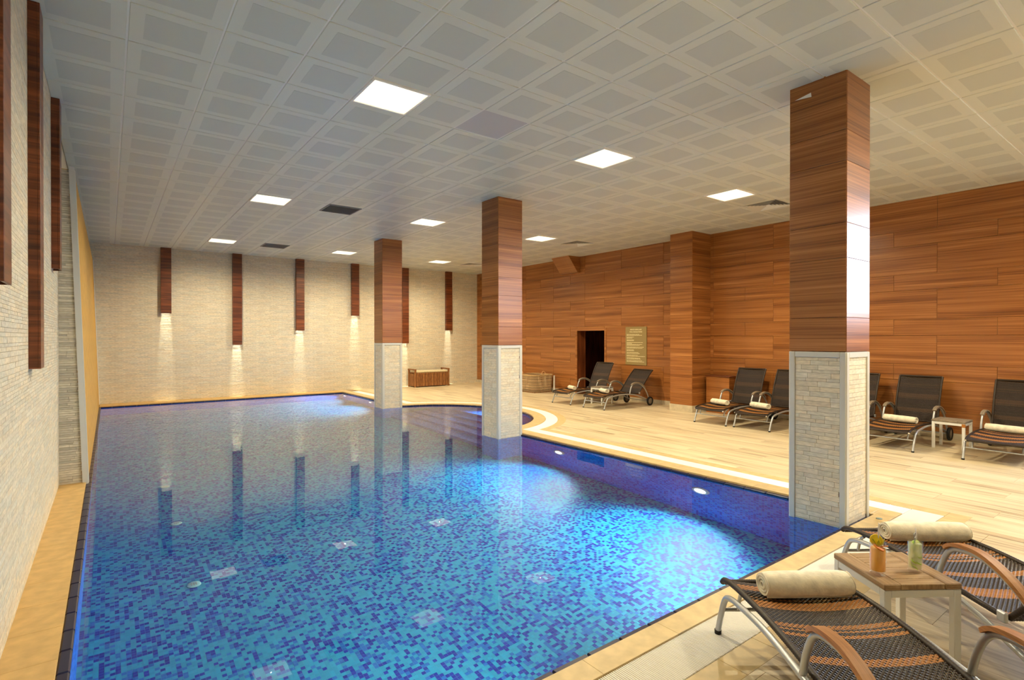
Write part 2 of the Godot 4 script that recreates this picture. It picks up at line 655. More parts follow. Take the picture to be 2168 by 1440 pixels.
	for i in 3:
		var za := lerpf(wz0 + 0.025, wz1 - 0.025, i / 3.0) + 0.025
		var zb := lerpf(wz0 + 0.025, wz1 - 0.025, (i + 1) / 3.0) - 0.025
		part("pane", box_mesh(Vector3(0.006, wy1 - wy0 - 0.10, zb - za), 0.0), M.glass, win, Vector3(X_R + 0.06, (wy0 + wy1) / 2, (za + zb) / 2))
	var rows := [4.02, 3.50, 3.24, 2.745, 2.47, 1.98, 1.70, 1.205, 0.93, 0.44, 0.10]
	for r in rows.size() - 1:
		var y1: float = rows[r]
		var y0: float = rows[r + 1]
		var zj := -2.9 if r % 2 == 0 else -2.14
		var z := zj + 1.375 * 5
		while z > Z_B:
			var za := maxf(z - 1.375, Z_B)
			var zb := minf(z, Z_F)
			z -= 1.375
			if zb - za < 0.03:
				continue
			var bits := [[za, zb, y0, y1]]
			for hole in [[dz0, dz1, -1.0, dy], [wz0, wz1, wy0, wy1]]:
				bits = cut(bits, hole)
			for q in bits:
				var s := Vector3(0.012, q[3] - q[2] - 0.004, q[1] - q[0] - 0.004)
				var k := rng.randi() % 6
				part("panel", box_mesh(s, 0.0015), M["wood%d" % k], w, Vector3(X_R + 0.006 + rng.randf_range(-0.0008, 0.0008), (q[2] + q[3]) / 2, (q[0] + q[1]) / 2))
	# baseboard
	var bb := structure("baseboard_right", "pale stone skirting along the wood panel wall")
	for seg in [[Z_B, dz0 - 0.08], [dz1 + 0.08, -7.68], [-7.10, Z_F]]:
		var s := Vector3(0.018, 0.10, seg[1] - seg[0])
		part("skirting", box_mesh(s, 0.003), M.base, bb, Vector3(X_R - 0.009, 0.05, (seg[0] + seg[1]) / 2))
	# doorway
	var d := structure("door_1", "open dark doorway in the wood panel wall")
	g = Geo.new()
	g.span(Vector3(X_R - 0.012, 0, dz0 - 0.07), Vector3(X_R + 0.012, dy + 0.07, dz0))
	g.span(Vector3(X_R - 0.012, 0, dz1), Vector3(X_R + 0.012, dy + 0.07, dz1 + 0.07))
	part("door_frame", g.mesh(), M["wood2"], d)
	g = Geo.new()
	g.span(Vector3(X_R - 0.012, dy, dz0), Vector3(X_R + 0.012, dy + 0.07, dz1))
	part("door_frame", g.mesh(), M["wood4"], d)
	# lining of the opening, then the unlit passage behind it
	var dep := 0.34
	g = Geo.new()
	g.span(Vector3(X_R + 0.012, 0.0, dz0 - 0.04), Vector3(X_R + dep, dy + 0.04, dz0))
	g.span(Vector3(X_R + 0.012, 0.0, dz1), Vector3(X_R + dep, dy + 0.04, dz1 + 0.04))
	g.span(Vector3(X_R + 0.012, dy, dz0), Vector3(X_R + dep, dy + 0.04, dz1))
	part("jamb", g.mesh(), M.jamb, d)
	g = Geo.new()
	g.span(Vector3(X_R + dep, -0.1, dz1), Vector3(X_R + 4.4, 2.5, dz1 + 0.05))
	g.span(Vector3(X_R + dep, -0.1, dz0 - 1.65), Vector3(X_R + 4.4, 2.5, dz0 - 1.6))
	g.span(Vector3(X_R + 4.4, -0.1, dz0 - 1.65), Vector3(X_R + 4.45, 2.5, dz1 + 0.05))
	g.span(Vector3(X_R + dep, 2.45, dz0 - 1.6), Vector3(X_R + 4.4, 2.5, dz1))
	g.span(Vector3(X_R + dep - 0.02, dy, dz0 - 1.6), Vector3(X_R + dep, 2.5, dz1))
	g.span(Vector3(X_R + dep - 0.02, -0.1, dz0 - 1.6), Vector3(X_R + dep, 2.5, dz0 - 0.04))
	part("passage", g.mesh(), M.jamb, d)
	g = Geo.new()
	g.span(Vector3(X_R, -0.1, dz0), Vector3(X_R + dep, 0.0, dz1))
	part("threshold", g.mesh(), M.screed, d)
	g = Geo.new()
	g.span(Vector3(X_R + dep, -0.1, dz0 - 1.6), Vector3(X_R + 4.4, 0.0, dz1))
	part("passage_floor", g.mesh(), M.deck0, d)


# ---------------------------------------------------------------- pool
func bay_point(an: float, grow: float) -> Vector2:
	return BAY + Vector2((BAY_R.x + grow) * cos(an), (BAY_R.y + grow) * sin(an))


# the outline of the pool opening grown outwards on its right side, from the front corner to the far corner
func edge_line(grow: float) -> PackedVector2Array:
	var p := PackedVector2Array()
	var x := PX1 + grow
	# where the bay's curve meets the straight edge
	var c := (x - BAY.x) / (BAY_R.x + grow)
	var a0 := acos(clampf(c, -1.0, 1.0))
	p.append(Vector2(x, PZ0))
	var steps := 36
	for i in steps + 1:
		p.append(bay_point(lerpf(a0, -a0, float(i) / steps), grow))
	p.append(Vector2(x, PZ1))
	return p


func pool_outline(grow := 0.0) -> PackedVector2Array:
	var p := PackedVector2Array([Vector2(PX0 - grow, PZ0 + grow)])
	var e := edge_line(grow)
	e[0] = Vector2(e[0].x, PZ0 + grow)
	e[e.size() - 1] = Vector2(e[e.size() - 1].x, PZ1 - grow)
	p.append_array(e)
	p.append(Vector2(PX0 - grow, PZ1 - grow))
	return p


func mosaic_color(kind: int) -> Color:
	var r := rng.randf()
	var t := rng.randf_range(0.9, 1.1)
	var c: Color
	if kind == 0:
		if r < 0.52:
			c = lin(24, 138, 164)
		elif r < 0.74:
			c = lin(12, 92, 158)
		else:
			c = lin(6, 34, 132)
	else:
		if r < 0.60:
			c = lin(1, 104, 204)
		elif r < 0.90:
			c = lin(1, 58, 164)
		else:
			c = lin(20, 124, 200)
	return Color(c.r * t, c.g * t, c.b * t)


# little square tiles with open joints between them
func mosaic(parent: Node3D, o: Vector3, u: Vector3, w: Vector3, lu: float, lw: float, kind: int, inside := PackedVector2Array()) -> void:
	var g := Geo.new()
	var pitch := 0.0315
	var nu := int(round(lu / pitch))
	var nw := int(round(lw / pitch))
	var du := lu / nu
	var dw := lw / nw
	var n := w.cross(u).normalized()
	var k := 0.0
	for i in nu:
		for j in nw:
			var p := o + u * (i * du + 0.0012) + w * (j * dw + 0.0012)
			if inside.size() > 0 and not Geometry2D.is_point_in_polygon(Vector2(p.x + 0.015, p.z + 0.015), inside):
				continue
			var col := mosaic_color(kind)
			var a := u * (du - 0.0024)
			var b := w * (dw - 0.0024)
			var q := p + n * 0.002
			var at := g.v.size()
			g.v.append(q); g.v.append(q + b); g.v.append(q + a + b); g.v.append(q + a)
			for s in 4:
				g.n.append(n); g.c.append(col)
			g.tri_i(at, at + 1, at + 2); g.tri_i(at, at + 2, at + 3)
	part("mosaic_tiles", g.mesh(), M.mosaic, parent, Vector3.ZERO, "stuff")


func build_pool() -> void:
	var b := structure("pool_basin", "blue mosaic tiled swimming pool basin with rounded step bay")
	var g := Geo.new()
	# bottom and outer walls of the basin
	g.span(Vector3(PX0 - 0.25, POOL_Y - 0.2, PZ1 - 0.25), Vector3(PX1 + 0.25, POOL_Y, PZ0 + 0.25))
	g.span(Vector3(PX0 - 0.25, POOL_Y, PZ1), Vector3(PX0, -0.03, PZ0))
	g.span(Vector3(PX0 - 0.25, POOL_Y, PZ0), Vector3(PX1 + 0.25, -0.03, PZ0 + 0.25))
	g.span(Vector3(PX0 - 0.25, POOL_Y, PZ1 - 0.25), Vector3(PX1 + 0.25, -0.03, PZ1))
	var ba := bay_point(acos((PX1 - BAY.x) / BAY_R.x), 0.0).y
	var bb := bay_point(-acos((PX1 - BAY.x) / BAY_R.x), 0.0).y
	var zlo := minf(ba, bb)
	var zhi := maxf(ba, bb)
	g.span(Vector3(PX1, POOL_Y, zhi), Vector3(PX1 + 0.25, -0.03, PZ0))
	g.span(Vector3(PX1, POOL_Y, PZ1), Vector3(PX1 + 0.25, -0.03, zlo))
	part("basin_shell", g.mesh(), M.grout, b)
	# floor and walls
	mosaic(b, Vector3(PX0, POOL_Y, PZ1), Vector3.RIGHT, Vector3.BACK, PX1 - PX0, PZ0 - PZ1, 0)
	mosaic(b, Vector3(PX1, POOL_Y, PZ0), Vector3.FORWARD, Vector3.UP, PZ0 - zhi, -0.06 - POOL_Y, 1)
	mosaic(b, Vector3(PX1, POOL_Y, zlo), Vector3.FORWARD, Vector3.UP, zlo - PZ1, -0.06 - POOL_Y, 1)
	mosaic(b, Vector3(PX0, POOL_Y, PZ1), Vector3.BACK, Vector3.UP, PZ0 - PZ1, -0.06 - POOL_Y, 1)
	mosaic(b, Vector3(PX1, POOL_Y, PZ1), Vector3.LEFT, Vector3.UP, PX1 - PX0, -0.06 - POOL_Y, 1)
	# steps in the bay
	var curve := PackedVector2Array()
	var a0 := acos((PX1 - BAY.x) / BAY_R.x)
	for i in 41:
		curve.append(bay_point(lerpf(a0, -a0, i / 40.0), 0.0))
	var n_steps := 5
	for s in n_steps:
		var y := POOL_Y + 0.22 * (s + 1)
		if s == n_steps - 1:
			y = -0.26
		var x0 := PX1 + 0.30 * s - 0.28
		var half := PackedVector2Array([Vector2(x0, zhi + 0.4), Vector2(20, zhi + 0.4), Vector2(20, zlo - 0.4), Vector2(x0, zlo - 0.4)])
		var rect := curve.duplicate()
		if x0 < PX1:
			rect.append(Vector2(x0, zlo)); rect.append(Vector2(x0, zhi))
		var got := Geometry2D.intersect_polygons(rect, half)
		for poly in got:
			g = Geo.new()
			var lowest := POOL_Y if s == 0 else POOL_Y + 0.22 * s
			g.prism(poly, lowest, y)
			part("step", g.mesh(), M.grout, b)
			var lo := Vector2(1e9, 1e9)
			var hi := Vector2(-1e9, -1e9)
			for q in poly:
				lo = lo.min(q); hi = hi.max(q)
			# tread and the riser under its front edge
			var deep := minf(0.34, hi.x - lo.x) if s < n_steps - 1 else hi.x - lo.x
			mosaic(b, Vector3(lo.x, y, lo.y), Vector3.RIGHT, Vector3.BACK, deep, hi.y - lo.y, 2, poly)
			var zz0 := -1e9
			var zz1 := 1e9
			for q in poly:
				if absf(q.x - lo.x) < 0.01:
					zz0 = maxf(zz0, q.y); zz1 = minf(zz1, q.y)
			if zz0 > zz1:
				mosaic(b, Vector3(lo.x, lowest, zz0), Vector3.FORWARD, Vector3.UP, zz0 - zz1, y - lowest, 1)
	# curved wall of the bay
	g = Geo.new()
	for i in 40:
		var p := curve[i]
		var q := curve[i + 1]
		g.quad(Vector3(p.x, POOL_Y, p.y), Vector3(q.x, POOL_Y, q.y), Vector3(q.x, -0.05, q.y), Vector3(p.x, -0.05, p.y))
		var po := bay_point(lerpf(a0, -a0, i / 40.0), 0.2)
		var qo := bay_point(lerpf(a0, -a0, (i + 1) / 40.0), 0.2)
		g.quad(Vector3(p.x, -0.05, p.y), Vector3(q.x, -0.05, q.y), Vector3(qo.x, -0.05, qo.y), Vector3(po.x, -0.05, po.y))
		g.quad(Vector3(qo.x, POOL_Y, qo.y), Vector3(po.x, POOL_Y, po.y), Vector3(po.x, -0.05, po.y), Vector3(qo.x, -0.05, qo.y))
	part("bay_wall", g.mesh(), M.grout, b)
	g = Geo.new()
	var per := 0.0
	for i in 40:
		per = curve[i].distance_to(curve[i + 1])
		var cnt := maxi(1, int(round(per / 0.0315)))
		for k in cnt:
			var p := curve[i].lerp(curve[i + 1], float(k) / cnt)
			var q := curve[i].lerp(curve[i + 1], float(k + 1) / cnt)
			var nn := Vector2(q.y - p.y, p.x - q.x).normalized()
			if nn.dot(BAY - p) < 0.0:
				nn = -nn
			for r in 11:
				var y0 := -0.40 + r * 0.0315
				var aa := Vector3(p.x + nn.x * 0.002, y0 + 0.001, p.y + nn.y * 0.002)
				var cc := Vector3(q.x + nn.x * 0.002, y0 + 0.030, q.y + nn.y * 0.002)
				g.quad(aa, Vector3(cc.x, aa.y, cc.z), cc, Vector3(aa.x, cc.y, aa.z), mosaic_color(1))
	part("mosaic_tiles", g.mesh(), M.mosaic, b, Vector3.ZERO, "stuff")

	# the dark glazed edge tiles all round at the water line
	var rim := structure("pool_rim", "dark navy glazed rim tiles along the water edge")
	var out := pool_outline(0.0)
	for i in out.size():
		var p := out[i]
		var q := out[(i + 1) % out.size()]
		var l := p.distance_to(q)
		if l < 0.02:
			continue
		var cnt := maxi(1, int(round(l / 0.245)))
		var dir := (q - p) / l
		var inw := Vector2(dir.y, -dir.x)
		if not Geometry2D.is_point_in_polygon((p + q) / 2.0 + inw * 0.05, out):
			inw = -inw
		for k in cnt:
			var c := p + dir * l * (k + 0.5) / cnt + inw * 0.001
			var o := part("rim_tile", box_mesh(Vector3(snappedf(l / cnt, 0.001) - 0.004, 0.045, 0.055), 0.008), M.navy, rim, Vector3(c.x, -0.0345, c.y))
			o.rotation.y = -dir.angle()

	# water body; its sides and bottom are buried in the basin
	g = Geo.new()
	var poly := pool_outline(0.012)
	for zf in [-2.02, -7.31, -12.06]:
		var hole := PackedVector2Array([Vector2(5.22, zf - 0.02), Vector2(5.705, zf - 0.02), Vector2(5.705, zf - 0.47), Vector2(5.22, zf - 0.47)])
		if zf > -3.0:
			hole = PackedVector2Array([Vector2(5.22, -1.9), Vector2(6.2, -1.9), Vector2(6.2, zf - 0.47), Vector2(5.22, zf - 0.47)])
		else:
			hole[1].x = 6.2 if zf < -10.0 else 5.705
			hole[2].x = hole[1].x
			hole[1].x = 6.2
			hole[2].x = 6.2
		var rest := Geometry2D.clip_polygons(poly, hole)
		for q in rest:
			if q.size() > 20 or rest.size() == 1:
				poly = q
	g.prism(poly, POOL_Y - 0.03, WATER_Y)
	var wat := part("pool_water", g.mesh(), M.water, self)
	tag(wat, "clear still blue water filling the swimming pool", "water", "", "stuff")

	# floor inlets
	for z in [-5.62, -7.21, -8.75]:
		var t := thing("floor_inlet", "small round pale inlet cover on the pool floor", "inlet", Vector3(0.61, POOL_Y + 0.002, z), 0.0, "inlets in a row on the pool floor")
		g = Geo.new()
		g.lathe([Vector2(0.0, 0.0), Vector2(0.058, 0.0), Vector2(0.056, 0.010), Vector2(0.04, 0.015), Vector2(0.0, 0.017)], 24)
		part("cover", g.mesh(), mat_once("inlet", 130, 176, 170, 0.5), t)
		g = Geo.new()
		for k in 3:
			g.box(Vector3(-0.019 + 0.019 * k, 0.0175, 0), Vector3(0.008, 0.004, 0.045))
		part("slot", g.mesh(), M.vent, t)
	# underwater lights
	var spots := [[-3.80, "round pool light set in tiled wall beside the square column", PX1, -0.56], [-6.34, "round pool light set in tiled wall near the rounded bay", PX1, -0.56], [-13.99, "round pool light far end beside the third column", PX1, -0.56], [-15.96, "round pool light far end closest to the stone wall", PX1, -0.56], [PZ0, "added unseen pool light under the coping beside the drinks table", 4.3, -0.56], [PZ0, "added unseen pool light under the coping towards the side ledge", 1.5, -0.56], [BAY.y, "added unseen pool light in the curved bay wall above the steps", BAY.x + BAY_R.x + 0.004, -0.17]]  # last three are unseen, added to brighten the near pool and the bay
	for s in spots:
		var t := thing("pool_light", s[1], "light", Vector3(s[2], s[3], s[0]), 0.0, "underwater pool lights")
		var front: bool = s[0] == PZ0
		var turn := Basis(Vector3.UP, -PI / 2) if front else Basis()
		t.rotation.y = -PI / 2 if front else 0.0
		g = Geo.new()
		var tb := Basis(Vector3.BACK, PI / 2)
		g.lathe([Vector2(0.115, -0.005), Vector2(0.118, 0.02), Vector2(0.10, 0.035), Vector2(0.082, 0.03)], 28, Vector3.ZERO, tb)
		part("bezel", g.mesh(), M.trim, t)
		g = Geo.new()
		g.lathe([Vector2(0.084, 0.02), Vector2(0.06, 0.034), Vector2(0.0, 0.038)], 24, Vector3.ZERO, tb)
		part("lens", g.mesh(), M.pool_glow, t)
		var l := SpotLight3D.new()
		l.name = "beam"
		t.add_child(l)
		l.position = Vector3(-0.06, 0, 0)
		l.look_at_from_position(t.position + turn * Vector3(-0.06, 0, 0), t.position + turn * Vector3(-1.0, -0.55 if s[3] < -0.3 else -0.25, 0.0), Vector3.UP)
		l.light_color = Color(0.90, 0.97, 1.0)
		l.light_energy = (5.0 if front else 18.0) if s[3] < -0.3 else 24.0
		l.spot_angle = 60.0
		l.spot_angle_attenuation = 1.0
		l.spot_range = 30.0
		l.spot_attenuation = 2.0
		l.light_size = 0.07
		l.shadow_enabled = true
	# the wall plate between the two near lights
	var pl := thing("wall_inlet", "pale flat inlet plate in the blue pool wall", "inlet", Vector3(PX1, -0.23, -4.83))
	g = Geo.new()
	g.bev(Vector3(-0.006, 0, 0), Vector3(0.012, 0.13, 0.30), 0.003)
	part("plate", g.mesh(), mat_once("plate", 120, 150, 190, 0.4), pl)


func mat_once(key: String, r: int, g: int, b: int, rough: float) -> Material:
	if not M.has(key):
		M[key] = mat(r, g, b, rough)
	return M[key]


# ---------------------------------------------------------------- deck and edging
func build_deck() -> void:
	var f := structure("floor", "pale wood look deck tiles around the pool")
	# bed under the tiles: everything outside the pool
	var g := Geo.new()
	var e := edge_line(0.03)
	e[0] = Vector2(e[0].x, PZ0 + 0.03)
	e[e.size() - 1] = Vector2(e[e.size() - 1].x, PZ1 - 0.03)
	var right := PackedVector2Array([Vector2(X_R + 0.02, Z_B - 0.02), Vector2(X_R + 0.02, PZ0 + 0.03)])
	right.append_array(e)
	right.append(Vector2(e[e.size() - 1].x, Z_B - 0.02))
	g.prism(right, -0.16, -0.012)
	g.span(Vector3(X_L, -0.16, PZ0 + 0.03), Vector3(X_R + 0.02, -0.012, Z_F + 0.02))
	g.span(Vector3(X_L, -0.16, Z_B), Vector3(PX0 - 0.03, -0.012, PZ0 + 0.03))
	g.span(Vector3(PX0 - 0.03, -0.16, Z_B), Vector3(e[e.size() - 1].x, -0.012, PZ1 - 0.03))
	part("screed", g.mesh(), M.screed, f)

	# bands parallel to the pool edge: coping, grating, border
	var b0 := 0.025
	var b1 := 0.27
	var b2 := 0.52
	var b3 := 0.68
	var fz := [PZ0 + 0.025, PZ0 + 0.175, PZ0 + 0.435, PZ0 + 0.60]
	var cop := structure("pool_coping", "smooth cream coping tiles around the pool")
	var gra := structure("overflow_grating", "white slotted overflow grating set along the pool edge")
	var bor := structure("border_tiles", "cream border tiles between white grating and deck")
	band(cop, "coping_tile", M.cream, b0, b1, -0.02, 0.006, 0.60)
	band(bor, "border_tile", M.cream, b2, b3, -0.012, 0.0, 0.33)
	# front runs
	var x := X_L
	var i := 0
	while x < PX1 + b1 - 0.01:
		var l := minf(0.60, PX1 + b1 - x)
		part("coping_tile", box_mesh(Vector3(l - 0.0008, 0.026, fz[1] - fz[0]), 0.0012), M.cream, cop, Vector3(x + l / 2, -0.007, (fz[0] + fz[1]) / 2))
		x += l
	x = X_L
	while x < PX1 + b3 - 0.01:
		var l := minf(0.33, PX1 + b3 - x)
		part("border_tile", box_mesh(Vector3(l - 0.002, 0.012, fz[3] - fz[2] - 0.003), 0.001), M.cream, bor, Vector3(x + l / 2, -0.006, (fz[2] + fz[3]) / 2))
		x += l
	# the corner where the two runs meet
	part("coping_tile", box_mesh(Vector3(b1 - b0 - 0.002, 0.026, fz[0] - PZ0), 0.001), M.cream, cop, Vector3(PX1 + (b0 + b1) / 2, -0.007, (fz[0] + PZ0) / 2))
	part("border_tile", box_mesh(Vector3(b3 - b2 - 0.003, 0.012, fz[2] - PZ0 - 0.002), 0.001), M.cream, bor, Vector3(PX1 + (b2 + b3) / 2, -0.006, (fz[2] + PZ0) / 2))
	# left ledge and far ledge
	var z := PZ0
	while z > -7.86 + 0.01:
		var l := minf(0.40, z + 7.86)
		part("coping_tile", box_mesh(Vector3(PX0 - 0.025 - X_L - 0.002, 0.026, l - 0.0012), 0.0015), M.cream_left, cop, Vector3((X_L + PX0 - 0.025) / 2, -0.007, z - l / 2))
		z -= l
	x = PX0
	while x < PX1 + b0 - 0.01:
		var l := minf(0.40, PX1 + b0 - x)
		part("coping_tile", box_mesh(Vector3(l - 0.001, 0.026, PZ1 - 0.025 - Z_B - 0.03), 0.0015), M.cream_left, cop, Vector3(x + l / 2, -0.007, (PZ1 - 0.025 + Z_B + 0.03) / 2))
		x += l
	# grating: cross bars over a shallow channel
	g = Geo.new()
	var gb := Geo.new()
	var ein := edge_line(b1 + 0.004)
	var eout := edge_line(b2 - 0.004)
	var fin := resample(ein, 0.0125)
	for k in fin.size() - 1:
		var p: Vector2 = fin[k]
		var d := ((fin[k + 1] as Vector2) - p).normalized()
		var o := Vector2(-d.y, d.x)
		if Geometry2D.is_point_in_polygon(p + o * 0.1, pool_outline(b1)):
			o = -o
		var c := p + o * (b2 - b1 - 0.008) / 2.0
		if c.y > fz[1]:
			continue
		g.bev(Vector3(c.x, -0.006, c.y), Vector3(b2 - b1 - 0.008, 0.012, 0.008), 0.002, Basis(Vector3.UP, -o.angle()))
	var zc := PZ0 + 0.006
	while zc < fz[1]:
		g.bev(Vector3(PX1 + (b1 + b2) / 2, -0.006, zc), Vector3(b2 - b1 - 0.008, 0.012, 0.008), 0.002)
		zc += 0.0125
	x = X_L + 0.01
	while x < PX1 + b2:
		g.bev(Vector3(x, -0.006, (fz[1] + fz[2]) / 2), Vector3(0.008, 0.012, fz[2] - fz[1] - 0.008), 0.002)
		x += 0.0125
	part("grating_bars", g.mesh(), M.grate, gra, Vector3.ZERO, "stuff")
	# runners that tie the bars together
	for t in [0.02, 0.075, 0.125, 0.175, 0.23]:
		var line := edge_line(b1 + t)
		var pts := []
		for p in line:
			pts.append(Vector3(p.x, -0.0085, minf(p.y, fz[1])))
		var gr := Geo.new()
		gr.tube(pts, 0.005, 6)
		part("runner", gr.mesh(), M.grate, gra)
		gr = Geo.new()
		gr.tube([Vector3(X_L + 0.01, -0.0085, fz[1] + 0.008 + t), Vector3(PX1 + b2, -0.0085, fz[1] + 0.008 + t)], 0.005, 6)
		part("runner", gr.mesh(), M.grate, gra)

	# deck planks, cut to the border
	var block := pool_outline(b3)
	block = PackedVector2Array([Vector2(X_L - 1.0, fz[3])])
	var eb := edge_line(b3)
	eb[0] = Vector2(eb[0].x, fz[3])
	eb[eb.size() - 1] = Vector2(eb[eb.size() - 1].x, Z_B - 1.0)
	block.append_array(eb)
	block.append(Vector2(X_L - 1.0, Z_B - 1.0))
	var pw := 0.30
	var ln := 1.5
	var col := 0
	var xx := X_R
	while xx > X_L:
		var xa := maxf(xx - pw, X_L)
		var zs := Z_F + fposmod(col * 0.53, ln) 
		while zs > Z_B:
			var za := maxf(zs - ln, Z_B)
			var zb := minf(zs, Z_F)
			zs -= ln
			if zb - za < 0.02 or xx - xa < 0.02:
				continue
			var rect := PackedVector2Array([Vector2(xa + 0.001, za + 0.001), Vector2(xx - 0.001, za + 0.001), Vector2(xx - 0.001, zb - 0.001), Vector2(xa + 0.001, zb - 0.001)])
			var left := Geometry2D.clip_polygons(rect, block)
			for poly in left:
				if Geometry2D.is_polygon_clockwise(poly) and left.size() > 1:
					continue
				var k := rng.randi() % 6
				if poly.size() == 4 and absf((zb - za) - ln) < 0.01 and absf(xx - xa - pw) < 0.001 and whole(poly, rect):
					part("deck_plank", box_mesh(Vector3(pw - 0.002, 0.012, ln - 0.002), 0.001), M["deck%d" % k], f, Vector3((xa + xx) / 2, -0.006, (za + zb) / 2))
				else:
					var gp := Geo.new()
					gp.prism(poly, -0.012, 0.0)
					part("deck_plank", gp.mesh(), M["deck%d" % k], f)
		xx -= pw
		col += 1


func whole(poly: PackedVector2Array, rect: PackedVector2Array) -> bool:
	for p in poly:
		var near := 1e9
		for q in rect:
			near = minf(near, p.distance_to(q))
		if near > 0.01:
			return false
	return true


func resample(line: PackedVector2Array, step: float) -> Array:
	var out := []
	var carry := 0.0
	for i in line.size() - 1:
		var l := line[i].distance_to(line[i + 1])
		var t := carry
		while t < l:
			out.append(line[i].lerp(line[i + 1], t / l))
			t += step
		carry = t - l
	return out


# tiles that follow the right edge of the pool, between two distances from it
func band(parent: Node3D, called: String, m: Material, r0: float, r1: float, y0: float, y1: float, step: float) -> void:
	var a := edge_line(r0 + 0.001)
	var b := edge_line(r1 - 0.002)
	# straight runs
	for run in [[0, 1], [a.size() - 2, a.size() - 1]]:
		var za := (a[run[0]].y + b[run[0]].y) / 2 if run[0] > 0 else PZ0
		var zb := (a[run[1]].y + b[run[1]].y) / 2 if run[0] == 0 else Z_B + 0.02
		var cnt := maxi(1, int(round(absf(zb - za) / step)))
		for k in cnt:
			var p0 := lerpf(za, zb, float(k) / cnt)
			var p1 := lerpf(za, zb, float(k + 1) / cnt)
			if run[0] == 0 and k == cnt - 1 or run[0] > 0 and k == 0:
				# mitred against the curve
				var ea := a[run[1] if run[0] == 0 else run[0]]
				var eb := b[run[1] if run[0] == 0 else run[0]]
				var g := Geo.new()
				var far := p0 if run[0] == 0 else p1
				g.prism(PackedVector2Array([Vector2(a[0].x, far), Vector2(b[0].x, far), Vector2(b[0].x, eb.y), Vector2(a[0].x, ea.y)]), y0, y1)
				part(called, g.mesh(), m, parent)
			else:
				part(called, box_mesh(Vector3(r1 - r0 - 0.003, y1 - y0, snappedf(absf(p1 - p0), 0.0005) - 0.002), 0.003), m, parent, Vector3(PX1 + (r0 + r1) / 2, (y0 + y1) / 2, (p0 + p1) / 2))
	# the curve
	var n := a.size() - 3
	var i := 1
	while i < n + 1:
		var g := Geo.new()
		var poly := PackedVector2Array()
		var j := mini(i + 2, n + 1)
		for k in range(i, j + 1):
			poly.append(a[k])
		for k in range(j, i - 1, -1):
			poly.append(b[k])
		g.prism(poly, y0, y1)
		part(called, g.mesh(), m, parent)
		i = j


# ---------------------------------------------------------------- ceiling
func cell_x(k: int) -> float:
	return 0.118 + 0.6 * k


func cell_z(k: int) -> float:
	return -1.59 - 0.61 * k


